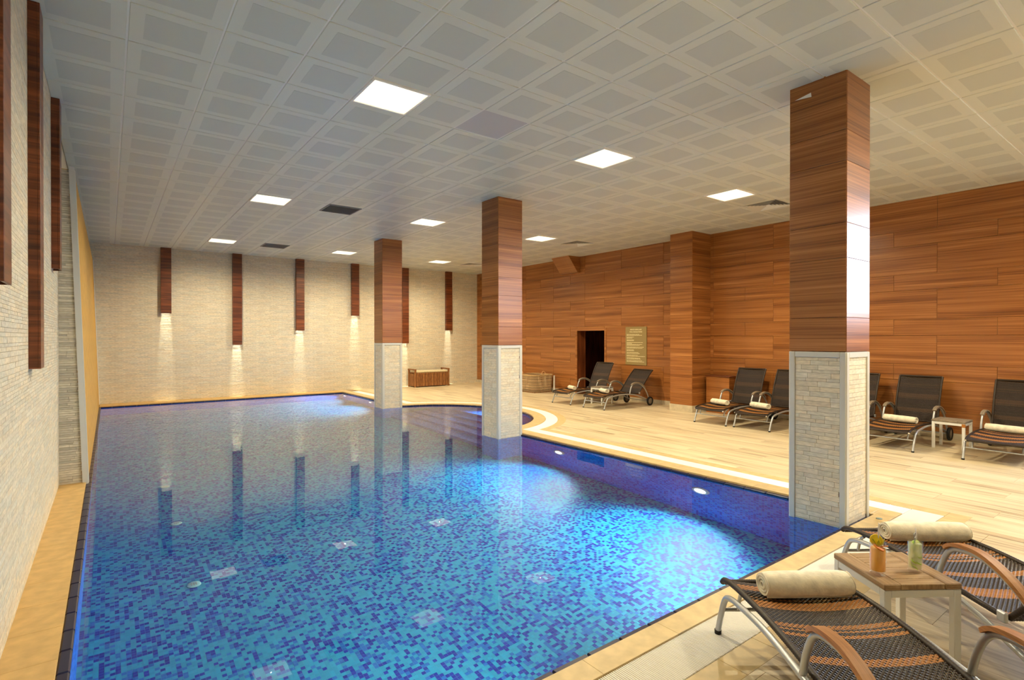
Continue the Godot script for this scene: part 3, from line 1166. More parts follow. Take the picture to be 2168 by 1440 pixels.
func build_ceiling() -> void:
	var c := structure("ceiling", "grey metal ceiling tiles with perforated squares in a white grid")
	var g := Geo.new()
	g.span(Vector3(X_L - 0.2, CEIL + 0.05, Z_B - 0.2), Vector3(X_R + 0.2, CEIL + 0.25, Z_F + 0.2))
	part("ceiling_slab", g.mesh(), M.plaster, c)
	# the exposed grid
	for k in range(0, 19):
		part("grid_bar", box_mesh(Vector3(0.022, 0.012, Z_F - Z_B), 0.0), M.bar, c, Vector3(cell_x(k), CEIL + 0.014, (Z_F + Z_B) / 2))
	for k in range(-7, 25):
		part("grid_bar", box_mesh(Vector3(X_R - X_L, 0.012, 0.022), 0.0), M.bar, c, Vector3((X_L + X_R) / 2, CEIL + 0.0145, cell_z(k)))
	# wall angles
	part("wall_angle", box_mesh(Vector3(0.02, 0.02, Z_F - Z_B), 0.0), M.bar, c, Vector3(X_R - 0.01, CEIL + 0.012, (Z_F + Z_B) / 2))
	part("wall_angle", box_mesh(Vector3(X_R - X_L, 0.02, 0.02), 0.0), M.bar, c, Vector3((X_L + X_R) / 2, CEIL + 0.012, Z_B + 0.01))

	var lamps := {}
	for kx in [3, 8, 13]:
		for kz in [-3, 5, 13, 21]:
			lamps[Vector2i(kx, kz)] = "lamp"
	lamps.erase(Vector2i(3, -3))
	for kz in [13, 21]:
		lamps[Vector2i(5, kz)] = "vent"
	lamps[Vector2i(5, 5)] = "plain"
	for kz in [5, 13, 21]:
		lamps[Vector2i(15, kz)] = "diffuser"

	# the 300 tiles nearest the picture stay single
	var cells := []
	var fwd := Vector2(0.6, -0.8)
	for kx in range(-1, 19):
		for kz in range(-8, 26):
			var x0 := maxf(cell_x(kx), X_L)
			var x1 := minf(cell_x(kx + 1), X_R)
			var z1 := minf(cell_z(kz), Z_F)
			var z0 := maxf(cell_z(kz + 1), Z_B)
			if x1 - x0 < 0.03 or z1 - z0 < 0.03:
				continue
			var p := Vector2((x0 + x1) / 2, (z0 + z1) / 2)
			var depth := p.dot(fwd)
			var side := absf(p.dot(Vector2(0.8, 0.6)))
			var seen := depth > 3.2 and side < depth * 1.02
			cells.append([0.0 if seen else 1.0, depth, kx, kz, x0, x1, z0, z1])
	cells.sort_custom(func(a, b): return a[0] < b[0] or (a[0] == b[0] and a[1] < b[1]))
	var edge_rest := Geo.new()
	var face_rest := Geo.new()
	var done := 0
	for q in cells:
		var key := Vector2i(q[2], q[3])
		var cx: float = (q[4] + q[5]) / 2
		var cz: float = (q[6] + q[7]) / 2
		var sx: float = q[5] - q[4] - 0.014
		var sz: float = q[7] - q[6] - 0.014
		var what: String = lamps.get(key, "tile")
		if what == "lamp":
			ceiling_lamp(cx, cz)
			continue
		if what == "diffuser":
			diffuser(cx, cz)
			continue
		if what == "vent":
			vent(cx, cz)
			continue
		if what == "plain":
			part("plain_tile", box_mesh(Vector3(sx, 0.012, sz), 0.002), M.tile_plain, c, Vector3(cx, CEIL + 0.014, cz))
			continue
		var full := sx > 0.5 and sz > 0.5
		if done < 300:
			var o := part("ceiling_tile", tile_ring(snappedf(sx, 0.001), snappedf(sz, 0.001)), M.tile_edge, c, Vector3(cx, CEIL + 0.006, cz))
			if full:
				part("perforated_field", box_mesh(Vector3(sx - 0.19, 0.006, sz - 0.19), 0.0), M.tile_face, o, Vector3(0, -0.0045, 0))
			done += 1
		else:
			edge_rest.bev(Vector3(cx, CEIL + 0.006, cz), Vector3(sx, 0.012, sz), 0.003)
			if full:
				face_rest.box(Vector3(cx, CEIL + 0.0015, cz), Vector3(sx - 0.19, 0.006, sz - 0.19))
	part("ceiling_tiles", edge_rest.mesh(), M.tile_edge, c, Vector3.ZERO, "stuff")
	part("perforated_fields", face_rest.mesh(), M.tile_face, c, Vector3.ZERO, "stuff")


func tile_ring(sx: float, sz: float) -> Mesh:
	return box_mesh(Vector3(sx, 0.012, sz), 0.004)


func ceiling_lamp(x: float, z: float) -> void:
	var t := thing("ceiling_light", "square glowing light panel set in the grey tile ceiling", "ceiling light", Vector3(x, CEIL, z), 0.0, "square light panels in the ceiling")
	var g := Geo.new()
	var s := 0.293
	var w := 0.022
	for q in [[Vector3(0, 0, s - w / 2), Vector3(2 * s, 0.024, w)], [Vector3(0, 0, -s + w / 2), Vector3(2 * s, 0.024, w)], [Vector3(s - w / 2, 0, 0), Vector3(w, 0.024, 2 * s - 2 * w)], [Vector3(-s + w / 2, 0, 0), Vector3(w, 0.024, 2 * s - 2 * w)]]:
		g.bev(q[0], q[1], 0.003)
	part("frame", g.mesh(), M.bar, t)
	var c := 0.245
	part("diffuser", box_mesh(Vector3(2 * c, 0.012, 2 * c), 0.0), M.glow, t, Vector3(0, -0.004, 0))
	g = Geo.new()
	var o := s - w
	for q in [[Vector3(0, 0.004, (o + c) / 2), Vector3(2 * o, 0.006, o - c)], [Vector3(0, 0.004, -(o + c) / 2), Vector3(2 * o, 0.006, o - c)], [Vector3((o + c) / 2, 0.004, 0), Vector3(o - c, 0.006, 2 * c)], [Vector3(-(o + c) / 2, 0.004, 0), Vector3(o - c, 0.006, 2 * c)]]:
		g.box(q[0], q[1])
	part("diffuser_edge", g.mesh(), M.glow, t)
	var l := SpotLight3D.new()
	l.name = "light"
	t.add_child(l)
	l.position = Vector3(0, -0.005, 0)
	l.rotation = Vector3(-PI / 2, 0, 0)
	l.light_color = Color(1.0, 0.925, 0.77)
	l.light_energy = 8.5
	l.spot_angle = 84.0
	l.spot_angle_attenuation = 0.8
	l.spot_range = 40.0
	l.spot_attenuation = 2.0
	l.light_size = 0.005
	l.shadow_enabled = true


func vent(x: float, z: float) -> void:
	var t := thing("return_grille", "dark grey slatted return air grille in the ceiling", "vent", Vector3(x, CEIL, z), 0.0, "dark return air grilles in the ceiling")
	var g := Geo.new()
	var s := 0.293
	var w := 0.02
	for q in [[Vector3(0, 0, s - w / 2), Vector3(2 * s, 0.02, w)], [Vector3(0, 0, -s + w / 2), Vector3(2 * s, 0.02, w)], [Vector3(s - w / 2, 0, 0), Vector3(w, 0.02, 2 * s - 2 * w)], [Vector3(-s + w / 2, 0, 0), Vector3(w, 0.02, 2 * s - 2 * w)]]:
		g.bev(q[0], q[1], 0.002)
	part("frame", g.mesh(), M.vent, t)
	part("backing", box_mesh(Vector3(2 * s - 0.01, 0.006, 2 * s - 0.01), 0.0), M.vent_dark, t, Vector3(0, 0.012, 0))
	for k in 22:
		var o := part("slat", box_mesh(Vector3(2 * s - 2 * w, 0.002, 0.016), 0.0), M.vent, t, Vector3(0, 0.002, -s + w + 0.012 + k * 0.0252))
		o.rotation.x = 0.6


func diffuser(x: float, z: float) -> void:
	var t := thing("air_diffuser", "white four way ceiling diffuser with angled louvres", "vent", Vector3(x, CEIL, z), 0.0, "white four way air diffusers by the wood wall")
	part("backing", box_mesh(Vector3(0.58, 0.004, 0.58), 0.0), M.vent_dark, t, Vector3(0, 0.03, 0))
	for k in 6:
		var s := 0.292 - 0.046 * k
		var g := Geo.new()
		var i := s - 0.030
		var y0 := -0.004
		var y1 := 0.020
		# a square ring whose faces slope inwards
		for q in 4:
			var b := Basis(Vector3.UP, q * PI / 2)
			g.quad(b * Vector3(-s, y0, s), b * Vector3(-i, y1, i), b * Vector3(i, y1, i), b * Vector3(s, y0, s))
			g.quad(b * Vector3(-s, y0 + 0.003, s), b * Vector3(s, y0 + 0.003, s), b * Vector3(i, y1 + 0.003, i), b * Vector3(-i, y1 + 0.003, i))
			g.quad(b * Vector3(-s, y0 + 0.003, s), b * Vector3(-s, y0, s), b * Vector3(s, y0, s), b * Vector3(s, y0 + 0.003, s))
		part("louvre", g.mesh(), M.diffuser_white, t)


# ---------------------------------------------------------------- columns
func build_columns() -> void:
	var x0 := 5.20
	var x1 := 5.70
	var fronts := [-2.02, -7.31, -12.06]
	var labels := ["square column standing at the pool corner beside the near loungers", "square column standing in the water next to the rounded bay", "square column rising from the water by the wooden chest"]
	for i in 3:
		var zf: float = fronts[i]
		var zb := zf - 0.49
		var t := thing("column", labels[i], "column", Vector3((x0 + x1) / 2, 0, (zf + zb) / 2), 0.0, "wood and stone columns along the pool edge")
		var hx := (x1 - x0) / 2
		var hz := (zf - zb) / 2
		var g := Geo.new()
		g.span(Vector3(-hx + 0.01, -0.1, -hz + 0.01), Vector3(hx - 0.01, CEIL + 0.04, hz - 0.01))
		part("core", g.mesh(), M.jamb, t)
		# under water
		if true:
			g = Geo.new()
			g.span(Vector3(-hx + 0.004, POOL_Y, -hz + 0.004), Vector3(hx - 0.004, -0.05, hz - 0.004))
			part("submerged_base", g.mesh(), M.grout, t)
			var mh := Node3D.new()
			mosaic_box(t, hx, hz)
			mh.free()
		# timber panels
		var js := [CEIL + 0.02, 3.50, 3.225, 2.68, 2.37, 1.84, 1.535]
		for r in js.size() - 1:
			var hgt: float = js[r] - js[r + 1]
			var mid: float = (js[r] + js[r + 1]) / 2
			for f in 4:
				var wide: float = 2 * (hx if f % 2 == 0 else hz)
				var off: float = hz if f % 2 == 0 else hx
				var o := part("panel", box_mesh(Vector3(wide - 0.001, hgt - 0.003, 0.012), 0.0012), M["wood%d" % (rng.randi() % 6)], t)
				var b := Basis(Vector3.UP, f * PI / 2)
				o.transform = Transform3D(b, b * Vector3(0, 0, off - 0.006 + 0.004) + Vector3(0, mid, 0))
		# stone below in a metal frame
		for f in 4:
			var wide: float = 2 * (hx if f % 2 == 0 else hz)
			var off: float = hz if f % 2 == 0 else hx
			var b := Basis(Vector3.UP, f * PI / 2)
			var holder := Node3D.new()
			var base := -0.07
			var wd := 0.05
			for q in [[Vector3(-wide / 2 + wd / 2, (base + 1.53) / 2, off), Vector3(wd, 1.53 - base, 0.016)], [Vector3(wide / 2 - wd / 2, (base + 1.53) / 2, off), Vector3(wd, 1.53 - base, 0.016)], [Vector3(0, 1.53 - wd / 2, off), Vector3(wide - 2 * wd, wd, 0.016)]]:
				var o := part("frame_trim", box_mesh(q[1], 0.004), M.trim, t)
				o.transform = Transform3D(b, b * q[0])
			holder.free()
			var seen := i == 0 and (f == 0 or f == 3)
			ledge_on(t, b, off - 0.012, wide - 2 * wd, base, 1.53 - wd, seen)
		if i == 0:
			g = Geo.new()
			g.slab_xy([Vector2(-0.2, 3.90), Vector2(-0.05, 3.885), Vector2(-0.055, 3.925)], 0, 0.001)
			var o := part("paper_scrap", g.mesh(), M.white, t)
			o.transform = Transform3D(Basis(Vector3.UP, -PI / 2), Vector3(-hx - 0.005, 0, 0))


func mosaic_box(t: Node3D, hx: float, hz: float) -> void:
	for f in 4:
		var b := Basis(Vector3.UP, f * PI / 2)
		var wide := 2 * (hx if f % 2 == 0 else hz) - 0.008
		var off := (hz if f % 2 == 0 else hx) - 0.004
		mosaic(t, b * Vector3(wide / 2, 0, off) + Vector3(0, POOL_Y, 0), b * Vector3.LEFT, Vector3.UP, wide, -0.06 - POOL_Y, 1)


func ledge_on(t: Node3D, b: Basis, off: float, wide: float, y0: float, y1: float, loose: bool) -> void:
	ledge(t, b * Vector3(-wide / 2, 0, off) + Vector3(0, y0, 0), b * Vector3.RIGHT, b * Vector3.BACK, wide, y1 - y0, loose, 0.040, 0.17)


# ---------------------------------------------------------------- wall battens with downlights
func build_battens() -> void:
	var far := [[1.20, 2.30], [2.89, 1.46], [4.60, 1.875], [6.30, 2.36], [8.04, 1.467], [9.74, 1.915]]
	var words := ["short dark batten on the far wall closest to the ochre side pier", "longest dark batten on the far wall over the pool middle", "medium long dark batten on the far wall beside the shortest one", "shortest dark batten on the far wall left of the third column", "long dark batten on the far wall half hidden by the column", "medium dark batten on the far wall above the wooden chest"]
	words[3] = "shortest dark batten on the far wall before the third column"
	for i in far.size():
		batten(Vector3(far[i][0], far[i][1], Z_B + 0.02), 0.0, CEIL - far[i][1], words[i], true, 0.11)
	var side := [[-3.50, 1.92, "dark batten on the side wall, first of three over the ledge"], [-5.15, 1.44, "longest dark batten on the side wall above the narrow ledge"], [-7.05, 2.34, "short dark batten on the side wall next to the stone pier"]]
	for s in side:
		batten(Vector3(X_L + 0.009, s[1], s[0]), PI / 2, CEIL - s[1], s[2], false, 0.066)


func batten(at: Vector3, turn: float, h: float, label: String, lit: bool, d: float) -> void:
	var t := thing("wall_batten", label, "batten light", at, turn, "dark wood battens with downlights")
	var w := 0.235
	var g := Geo.new()
	# an open backed trough: a front and two cheeks
	g.span(Vector3(-w / 2, 0, d - 0.016), Vector3(w / 2, h, d), 0.002)
	g.span(Vector3(-w / 2, 0, 0), Vector3(-w / 2 + 0.014, h, d - 0.016))
	g.span(Vector3(w / 2 - 0.014, 0, 0), Vector3(w / 2, h, d - 0.016))
	part("casing", g.mesh(), M.batten, t)
	part("lamp", box_mesh(Vector3(0.12, 0.02, 0.036), 0.002), M.spot_glow if lit else M.vent_dark, t, Vector3(0, 1.22, d - 0.045))
	if lit:
		var l := SpotLight3D.new()
		l.name = "downlight"
		t.add_child(l)
		var p := t.to_global(Vector3(0, 1.20, d - 0.03))
		l.look_at_from_position(p, p + Vector3(0, -1.0, -0.06), Vector3.BACK)
		l.light_color = Color(1.0, 0.97, 0.87)
		l.light_energy = 30.0
		l.spot_angle = 5.2
		l.spot_angle_attenuation = 0.6
		l.spot_range = 20.0
		l.spot_attenuation = 2.0
		l.light_size = 0.02
		l.shadow_enabled = true


# ---------------------------------------------------------------- things on and by the timber wall
func build_wall_things() -> void:
	# wall pier clad in panels
	var p := structure("wall_pilaster", "wood panelled pilaster on the wall with white base")
	var lo := Vector3(10.30, 0.0, -7.68)
	var hi := Vector3(X_R, CEIL, -7.10)
	var g := Geo.new()
	g.span(lo + Vector3(0.012, 0, 0.012), hi - Vector3(0, 0, 0.012))
	part("core", g.mesh(), M.jamb, p)
	var js := [CEIL, 3.50, 3.24, 2.745, 2.47, 1.98, 1.70, 1.205, 0.93, 0.44, 0.15]
	for r in js.size() - 1:
		var hh: float = js[r] - js[r + 1] - 0.003
		var mid: float = (js[r] + js[r + 1]) / 2
		part("panel", box_mesh(Vector3(0.012, hh, hi.z - lo.z - 0.001), 0.0012), M["wood%d" % (rng.randi() % 6)], p, Vector3(lo.x + 0.006, mid, (lo.z + hi.z) / 2))
		for z in [lo.z + 0.006, hi.z - 0.006]:
			part("panel", box_mesh(Vector3(hi.x - lo.x - 0.012, hh, 0.012), 0.0012), M["wood%d" % (rng.randi() % 6)], p, Vector3((lo.x + hi.x) / 2 + 0.006, mid, z))
	g = Geo.new()
	g.span(Vector3(lo.x - 0.012, 0, lo.z - 0.012), Vector3(hi.x, 0.15, hi.z + 0.012), 0.003)
	part("skirting", g.mesh(), M.base, p)

	# sloping box under the ceiling
	var t := thing("wall_bracket", "wedge shaped wood box high on the wall under the ceiling", "bracket", Vector3(X_R, 0, -11.72))
	g = Geo.new()
	g.slab_xy([Vector2(0, 3.56), Vector2(0, CEIL - 0.002), Vector2(-0.46, CEIL - 0.002), Vector2(-0.10, 3.56)], -0.37, 0.37)
	part("casing", g.mesh(), M.wood0, t)

	# regulations board
	t = thing("pool_rules_sign", "tan notice board with white lettering on the wood wall", "sign", Vector3(X_R - 0.012, 1.445, -9.26), -PI / 2)
	part("board", box_mesh(Vector3(0.70, 1.0, 0.014), 0.002), M.sign, t)
	var font := SystemFont.new()
	font.font_names = PackedStringArray(["Droid Sans"])
	font.font_weight = 700
	var yy := 0.425
	for s in ["HAVUZ KURALLARI", "POOL REGULATIONS"]:
		var tm := TextMesh.new()
		tm.text = s
		tm.font = font
		tm.font_size = 32
		tm.pixel_size = 0.00135
		tm.depth = 0.001
		part("heading", tm, M.ink, t, Vector3(0.0, yy, 0.008))
		yy -= 0.06
	g = Geo.new()
	var y := 0.30
	for para in [[0.62, 0.74], [0.34, 0.27], [0.35, 0.34], [0.77, 0.24, 0.74, 0.60], [0.84, 0.76], [0.34, 0.36], [0.58, 0.62], [0.52, 0.90], [0.66, 0.64], [0.72, 0.82]]:
		for l in para:
			var x := -0.305
			while x < -0.305 + l * 0.68:
				var w := rng.randf_range(0.012, 0.05)
				g.box(Vector3(x + w / 2, y, 0.0075), Vector3(w, 0.011, 0.001))
				x += w + 0.008
			y -= 0.0245
		y -= 0.022
	part("small_print", g.mesh(), M.ink, t, Vector3.ZERO, "stuff")

	# low wood cabinet in the corner of the pilaster
	t = thing("corner_cabinet", "low wood cabinet with overhanging lid between pilaster and loungers", "cabinet", Vector3(10.83, 0, -6.72))
	part("body", box_mesh(Vector3(0.30, 0.80, 0.56), 0.003), M.wood1, t, Vector3(0, 0.40, 0))
	part("lid", box_mesh(Vector3(0.325, 0.022, 0.60), 0.003), M.batten, t, Vector3(-0.006, 0.812, 0))

	# wicker laundry basket with a white board behind it
	basket(Vector3(10.52, 0, -12.85))
	t = thing("white_board", "narrow white board leaning upright beside the wicker basket", "board", Vector3(10.955, 0, -12.44))
	part("board", box_mesh(Vector3(0.05, 0.50, 0.03), 0.003), M.white, t, Vector3(0, 0.25, 0))

	# storage bench
	chest(Vector3(8.79, 0, -16.47))


func basket(at: Vector3) -> void:
	var t := thing("wicker_basket", "large rectangular wicker basket with ring handles by the doorway", "basket", at)
	var hx := 0.36
	var hz := 0.42
	var h := 0.52
	var ring := func(s: float, grow: float) -> Vector2:
		# rounded rectangle walked once round by s in 0..1
		var r := 0.10
		var a := s * TAU
		var c := Vector2(cos(a), sin(a))
		var p := Vector2(signf(c.x) * pow(absf(c.x), 0.35), signf(c.y) * pow(absf(c.y), 0.35))
		return Vector2(p.x * (hx + grow - r * 0.0), p.y * (hz + grow))
	var g := Geo.new()
	var rows := 17
	var nst := 44
	for r in rows:
		var y := 0.03 + r * (h - 0.06) / (rows - 1)
		var grow := 0.03 * y / h
		var pts := []
		var n := nst * 4
		for k in n:
			var s := float(k) / n
			var wob := 0.010 * sin(PI * (float(k) / 2.0) + r * PI)
			var q: Vector2 = ring.call(s, grow + wob)
			pts.append(Vector3(q.x, y, q.y))
		var tone := rng.randf_range(0.8, 1.1)
		g.tube(pts, 0.0105, 5, true, lin(int(204 * tone), int(176 * tone), int(138 * tone)))
	part("woven_side", g.mesh(), M.basket, t, Vector3.ZERO, "stuff")
	g = Geo.new()
	for k in nst:
		var q: Vector2 = ring.call(float(k) / nst, 0.0)
		var q2: Vector2 = ring.call(float(k) / nst, 0.03)
		g.tube([Vector3(q.x, 0.0, q.y), Vector3(q2.x, h, q2.y)], 0.007, 5, false, lin(150, 122, 88))
	part("stakes", g.mesh(), M.basket, t, Vector3.ZERO, "stuff")
	g = Geo.new()
	for w in 2:
		var pts := []
		for k in 120:
			var q: Vector2 = ring.call(k / 120.0, 0.035 + 0.01 * sin(k * 0.9 + w * PI))
			pts.append(Vector3(q.x, h + 0.012 * cos(k * 0.9 + w * PI), q.y))
		g.tube(pts, 0.014, 6, true, lin(190, 158, 112))
	part("rim", g.mesh(), M.basket, t)
	g = Geo.new()
	g.span(Vector3(-hx, 0.0, -hz), Vector3(hx, 0.02, hz))
	part("base", g.mesh(), M.chest, t)
	for q in [Vector3(-hx - 0.02, 0, -0.18), Vector3(-0.02, 0, hz + 0.02)]:
		var pts := []
		for k in 20:
			var a := TAU * k / 20
			var d := Vector3(0, sin(a), cos(a)) if absf(q.x) > 0.3 else Vector3(cos(a), sin(a), 0)
			pts.append(q + Vector3(0, h + 0.06, 0) + d * 0.062)
		g = Geo.new()
		g.tube(pts, 0.011, 8, true, lin(214, 170, 120))
		part("ring_handle", g.mesh(), M.basket, t)


func chest(at: Vector3) -> void:
	var t := thing("storage_bench", "slatted brown storage bench with cream cushion by the stone wall", "bench", at)
	var hw := 0.66
	var hd := 0.26
	for sx in [-1.0, 1.0]:
		for sz in [-1.0, 1.0]:
			part("corner_post", box_mesh(Vector3(0.05, 0.57, 0.05), 0.004), M.chest, t, Vector3(sx * (hw - 0.025), 0.285, sz * (hd - 0.025)))
		part("arm_rail", box_mesh(Vector3(0.06, 0.045, 2 * hd + 0.02), 0.006), M.chest, t, Vector3(sx * (hw - 0.025), 0.585, 0))
		for k in 5:
			part("end_slat", box_mesh(Vector3(0.018, 0.40, 0.078), 0.003), M.chest, t, Vector3(sx * (hw - 0.025), 0.25, -0.168 + k * 0.084))
		part("end_rail", box_mesh(Vector3(0.03, 0.04, 2 * hd - 0.1), 0.003), M.chest, t, Vector3(sx * (hw - 0.025), 0.05, 0))
	for k in 15:
		part("front_slat", box_mesh(Vector3(0.074, 0.38, 0.018), 0.003), M.chest, t, Vector3(-0.567 + k * 0.081, 0.245, hd - 0.02))
		part("rear_slat", box_mesh(Vector3(0.074, 0.38, 0.018), 0.003), M.chest, t, Vector3(-0.567 + k * 0.081, 0.245, -hd + 0.02))
	for z in [hd - 0.02, -hd + 0.02]:
		part("rail", box_mesh(Vector3(2 * hw - 0.1, 0.03, 0.04), 0.003), M.chest, t, Vector3(0, 0.045, z))
		part("rail", box_mesh(Vector3(2 * hw - 0.1, 0.03, 0.04), 0.003), M.chest, t, Vector3(0, 0.445, z))
	part("lid", box_mesh(Vector3(2 * hw - 0.11, 0.02, 2 * hd - 0.03), 0.003), M.chest, t, Vector3(0, 0.47, 0))
	part("cushion", box_mesh(Vector3(2 * hw - 0.13, 0.065, 2 * hd - 0.02), 0.022), M.cushion, t, Vector3(0, 0.513, 0.01))


# ---------------------------------------------------------------- loungers
func smooth(pts: Array, per := 6) -> Array:
	var out := []
	for i in pts.size() - 1:
		var p0: Vector3 = pts[maxi(i - 1, 0)]
		var p1: Vector3 = pts[i]
		var p2: Vector3 = pts[i + 1]
		var p3: Vector3 = pts[mini(i + 2, pts.size() - 1)]
		for k in per:
			out.append(p1.cubic_interpolate(p2, p0, p3, float(k) / per))
	out.append(pts[pts.size() - 1])
	return out


func side_line(pts: Array, w: float) -> Array:
	var out := []
	for p in pts:
		out.append(Vector3(p.x, p.y, w))
	return smooth(out)


# woven strip over a profile line in x, y; half its half width
func weave(prof: Array, half: float, sag: float, sd: int, plain: bool) -> Mesh:
	var g := Geo.new()
	var base := []
	for p in prof:
		base.append(Vector3(p.x, p.y, 0))
	var line := smooth(base, 24)
	var lens := [0.0]
	for i in range(1, line.size()):
		lens.append(lens[i - 1] + (line[i] as Vector3).distance_to(line[i - 1]))
	var total: float = lens[lens.size() - 1]
	var r := RandomNumberGenerator.new()
	r.seed = sd
	# bands of brighter and darker strands
	var bands := []
	var s := 0.0
	var bright := false
	while s < total:
		var w := r.randf_range(0.05, 0.12) if bright else r.randf_range(0.05, 0.16)
		bands.append([s, s + w, bright])
		s += w
		bright = not bright
	var pitch := 0.0118
	var cnt := int(total / pitch)
	var period := 0.0245
	var segs := int(2 * half / period) * 6
	var at := 0
	for j in cnt:
		var sc := (j + 0.5) * total / cnt
		while at < lens.size() - 2 and lens[at + 1] < sc:
			at += 1
		var f: float = (sc - lens[at]) / maxf(lens[at + 1] - lens[at], 1e-6)
		var p: Vector3 = (line[at] as Vector3).lerp(line[at + 1], f)
		var t: Vector3 = ((line[at + 1] as Vector3) - line[at]).normalized()
		var n := Vector3(-t.y, t.x, 0)
		var col := lin(46, 32, 24)
		for bd in bands:
			if sc >= bd[0] and sc < bd[1] and bd[2] and r.randf() < 0.78:
				col = lin(76, 54, 36) if plain else lin(168, 112, 54)
		var tone := r.randf_range(0.75, 1.25)
		col = Color(col.r * tone, col.g * tone, col.b * tone)
		var last := []
		for k in segs + 1:
			var z := lerpf(-half, half, float(k) / segs)
			var dip := -sag * (1.0 - (z / half) * (z / half))
			var ph := PI * (z / (period / 2.0)) + j * PI
			var hgt := 0.0028 * sin(ph)
			var slope := 0.0028 * cos(ph) * PI / (period / 2.0)
			var c := p + n * (dip + hgt) + Vector3(0, 0, z)
			var nn := (n - Vector3(0, 0, 1) * slope).normalized()
			var a := g.vert(c - t * 0.0062 - n * 0.0022, (nn - t * 0.7).normalized(), col)
			var b := g.vert(c + n * 0.0012, nn, col)
			var d := g.vert(c + t * 0.0062 - n * 0.0022, (nn + t * 0.7).normalized(), col)
			if k > 0:
				g.tri_i(last[0], a, b); g.tri_i(last[0], b, last[1])
				g.tri_i(last[1], b, d); g.tri_i(last[1], d, last[2])
			last = [a, b, d]
	# the strands that run lengthwise
	var wn := int(2 * half / (period / 2.0))
	for k in wn:
		var z := -half + (k + 0.5) * 2 * half / wn
		var dip := -sag * (1.0 - (z / half) * (z / half)) - 0.0028
		var prev := []
		for i in range(0, line.size(), 2):
			var i2 := mini(i + 1, line.size() - 1)
			var i1 := maxi(i - 1, 0)
			var t: Vector3 = ((line[i2] as Vector3) - line[i1]).normalized()
			var n := Vector3(-t.y, t.x, 0)
			var c: Vector3 = line[i] + n * dip + Vector3(0, 0, z)
			var a := g.vert(c - Vector3(0, 0, 0.0058), n, lin(40, 28, 20))
			var b := g.vert(c + Vector3(0, 0, 0.0058), n, lin(40, 28, 20))
			if prev.size():
				g.tri_i(prev[0], prev[1], b); g.tri_i(prev[0], b, a)
			prev = [a, b]
	return g.mesh()


var SEAT := [Vector2(-0.03, 0.275), Vector2(0.0, 0.30), Vector2(0.08, 0.318), Vector2(0.25, 0.335), Vector2(0.5, 0.345), Vector2(0.75, 0.338), Vector2(1.0, 0.318), Vector2(1.25, 0.31)]
var BACK := [Vector2(0.0, 0.0), Vector2(0.2, 0.012), Vector2(0.4, 0.022), Vector2(0.6, 0.018), Vector2(0.75, 0.0)]
var RAIL := [Vector2(0.0, 0.015), Vector2(0.045, 0.13), Vector2(0.10, 0.235), Vector2(0.16, 0.272), Vector2(0.28, 0.295), Vector2(0.57, 0.32), Vector2(0.93, 0.305), Vector2(1.17, 0.258), Vector2(1.38, 0.195), Vector2(1.56, 0.125)]
var HOOP := [Vector2(0.875, 0.31), Vector2(0.905, 0.42), Vector2(0.955, 0.515), Vector2(1.03, 0.552), Vector2(1.17, 0.556), Vector2(1.32, 0.495), Vector2(1.45, 0.385), Vector2(1.545, 0.23), Vector2(1.575, 0.11)]


# a rail bound round with strands: fine rings along the line
func bound(pts: Array, r: float) -> Mesh:
	var g := Geo.new()
	var fine := []
	for i in pts.size() - 1:
		var a: Vector3 = pts[i]
		var b: Vector3 = pts[i + 1]
		var n := maxi(1, int(a.distance_to(b) / 0.0045))
		for k in n:
			fine.append(a.lerp(b, float(k) / n))
	fine.append(pts[pts.size() - 1])
	g.tube(fine, r, 9)
	for i in g.v.size():
		var ring := i / 9
		if ring >= fine.size():
			break
		var c: Vector3 = fine[ring]
		var f := 1.0 + 0.07 * (1.0 if ring % 3 == 0 else -0.6)
		g.v[i] = c + (g.v[i] - c) * f
		g.c[i] = lin(58, 40, 28) if ring % 3 == 0 else lin(34, 24, 18)
	return g.mesh()


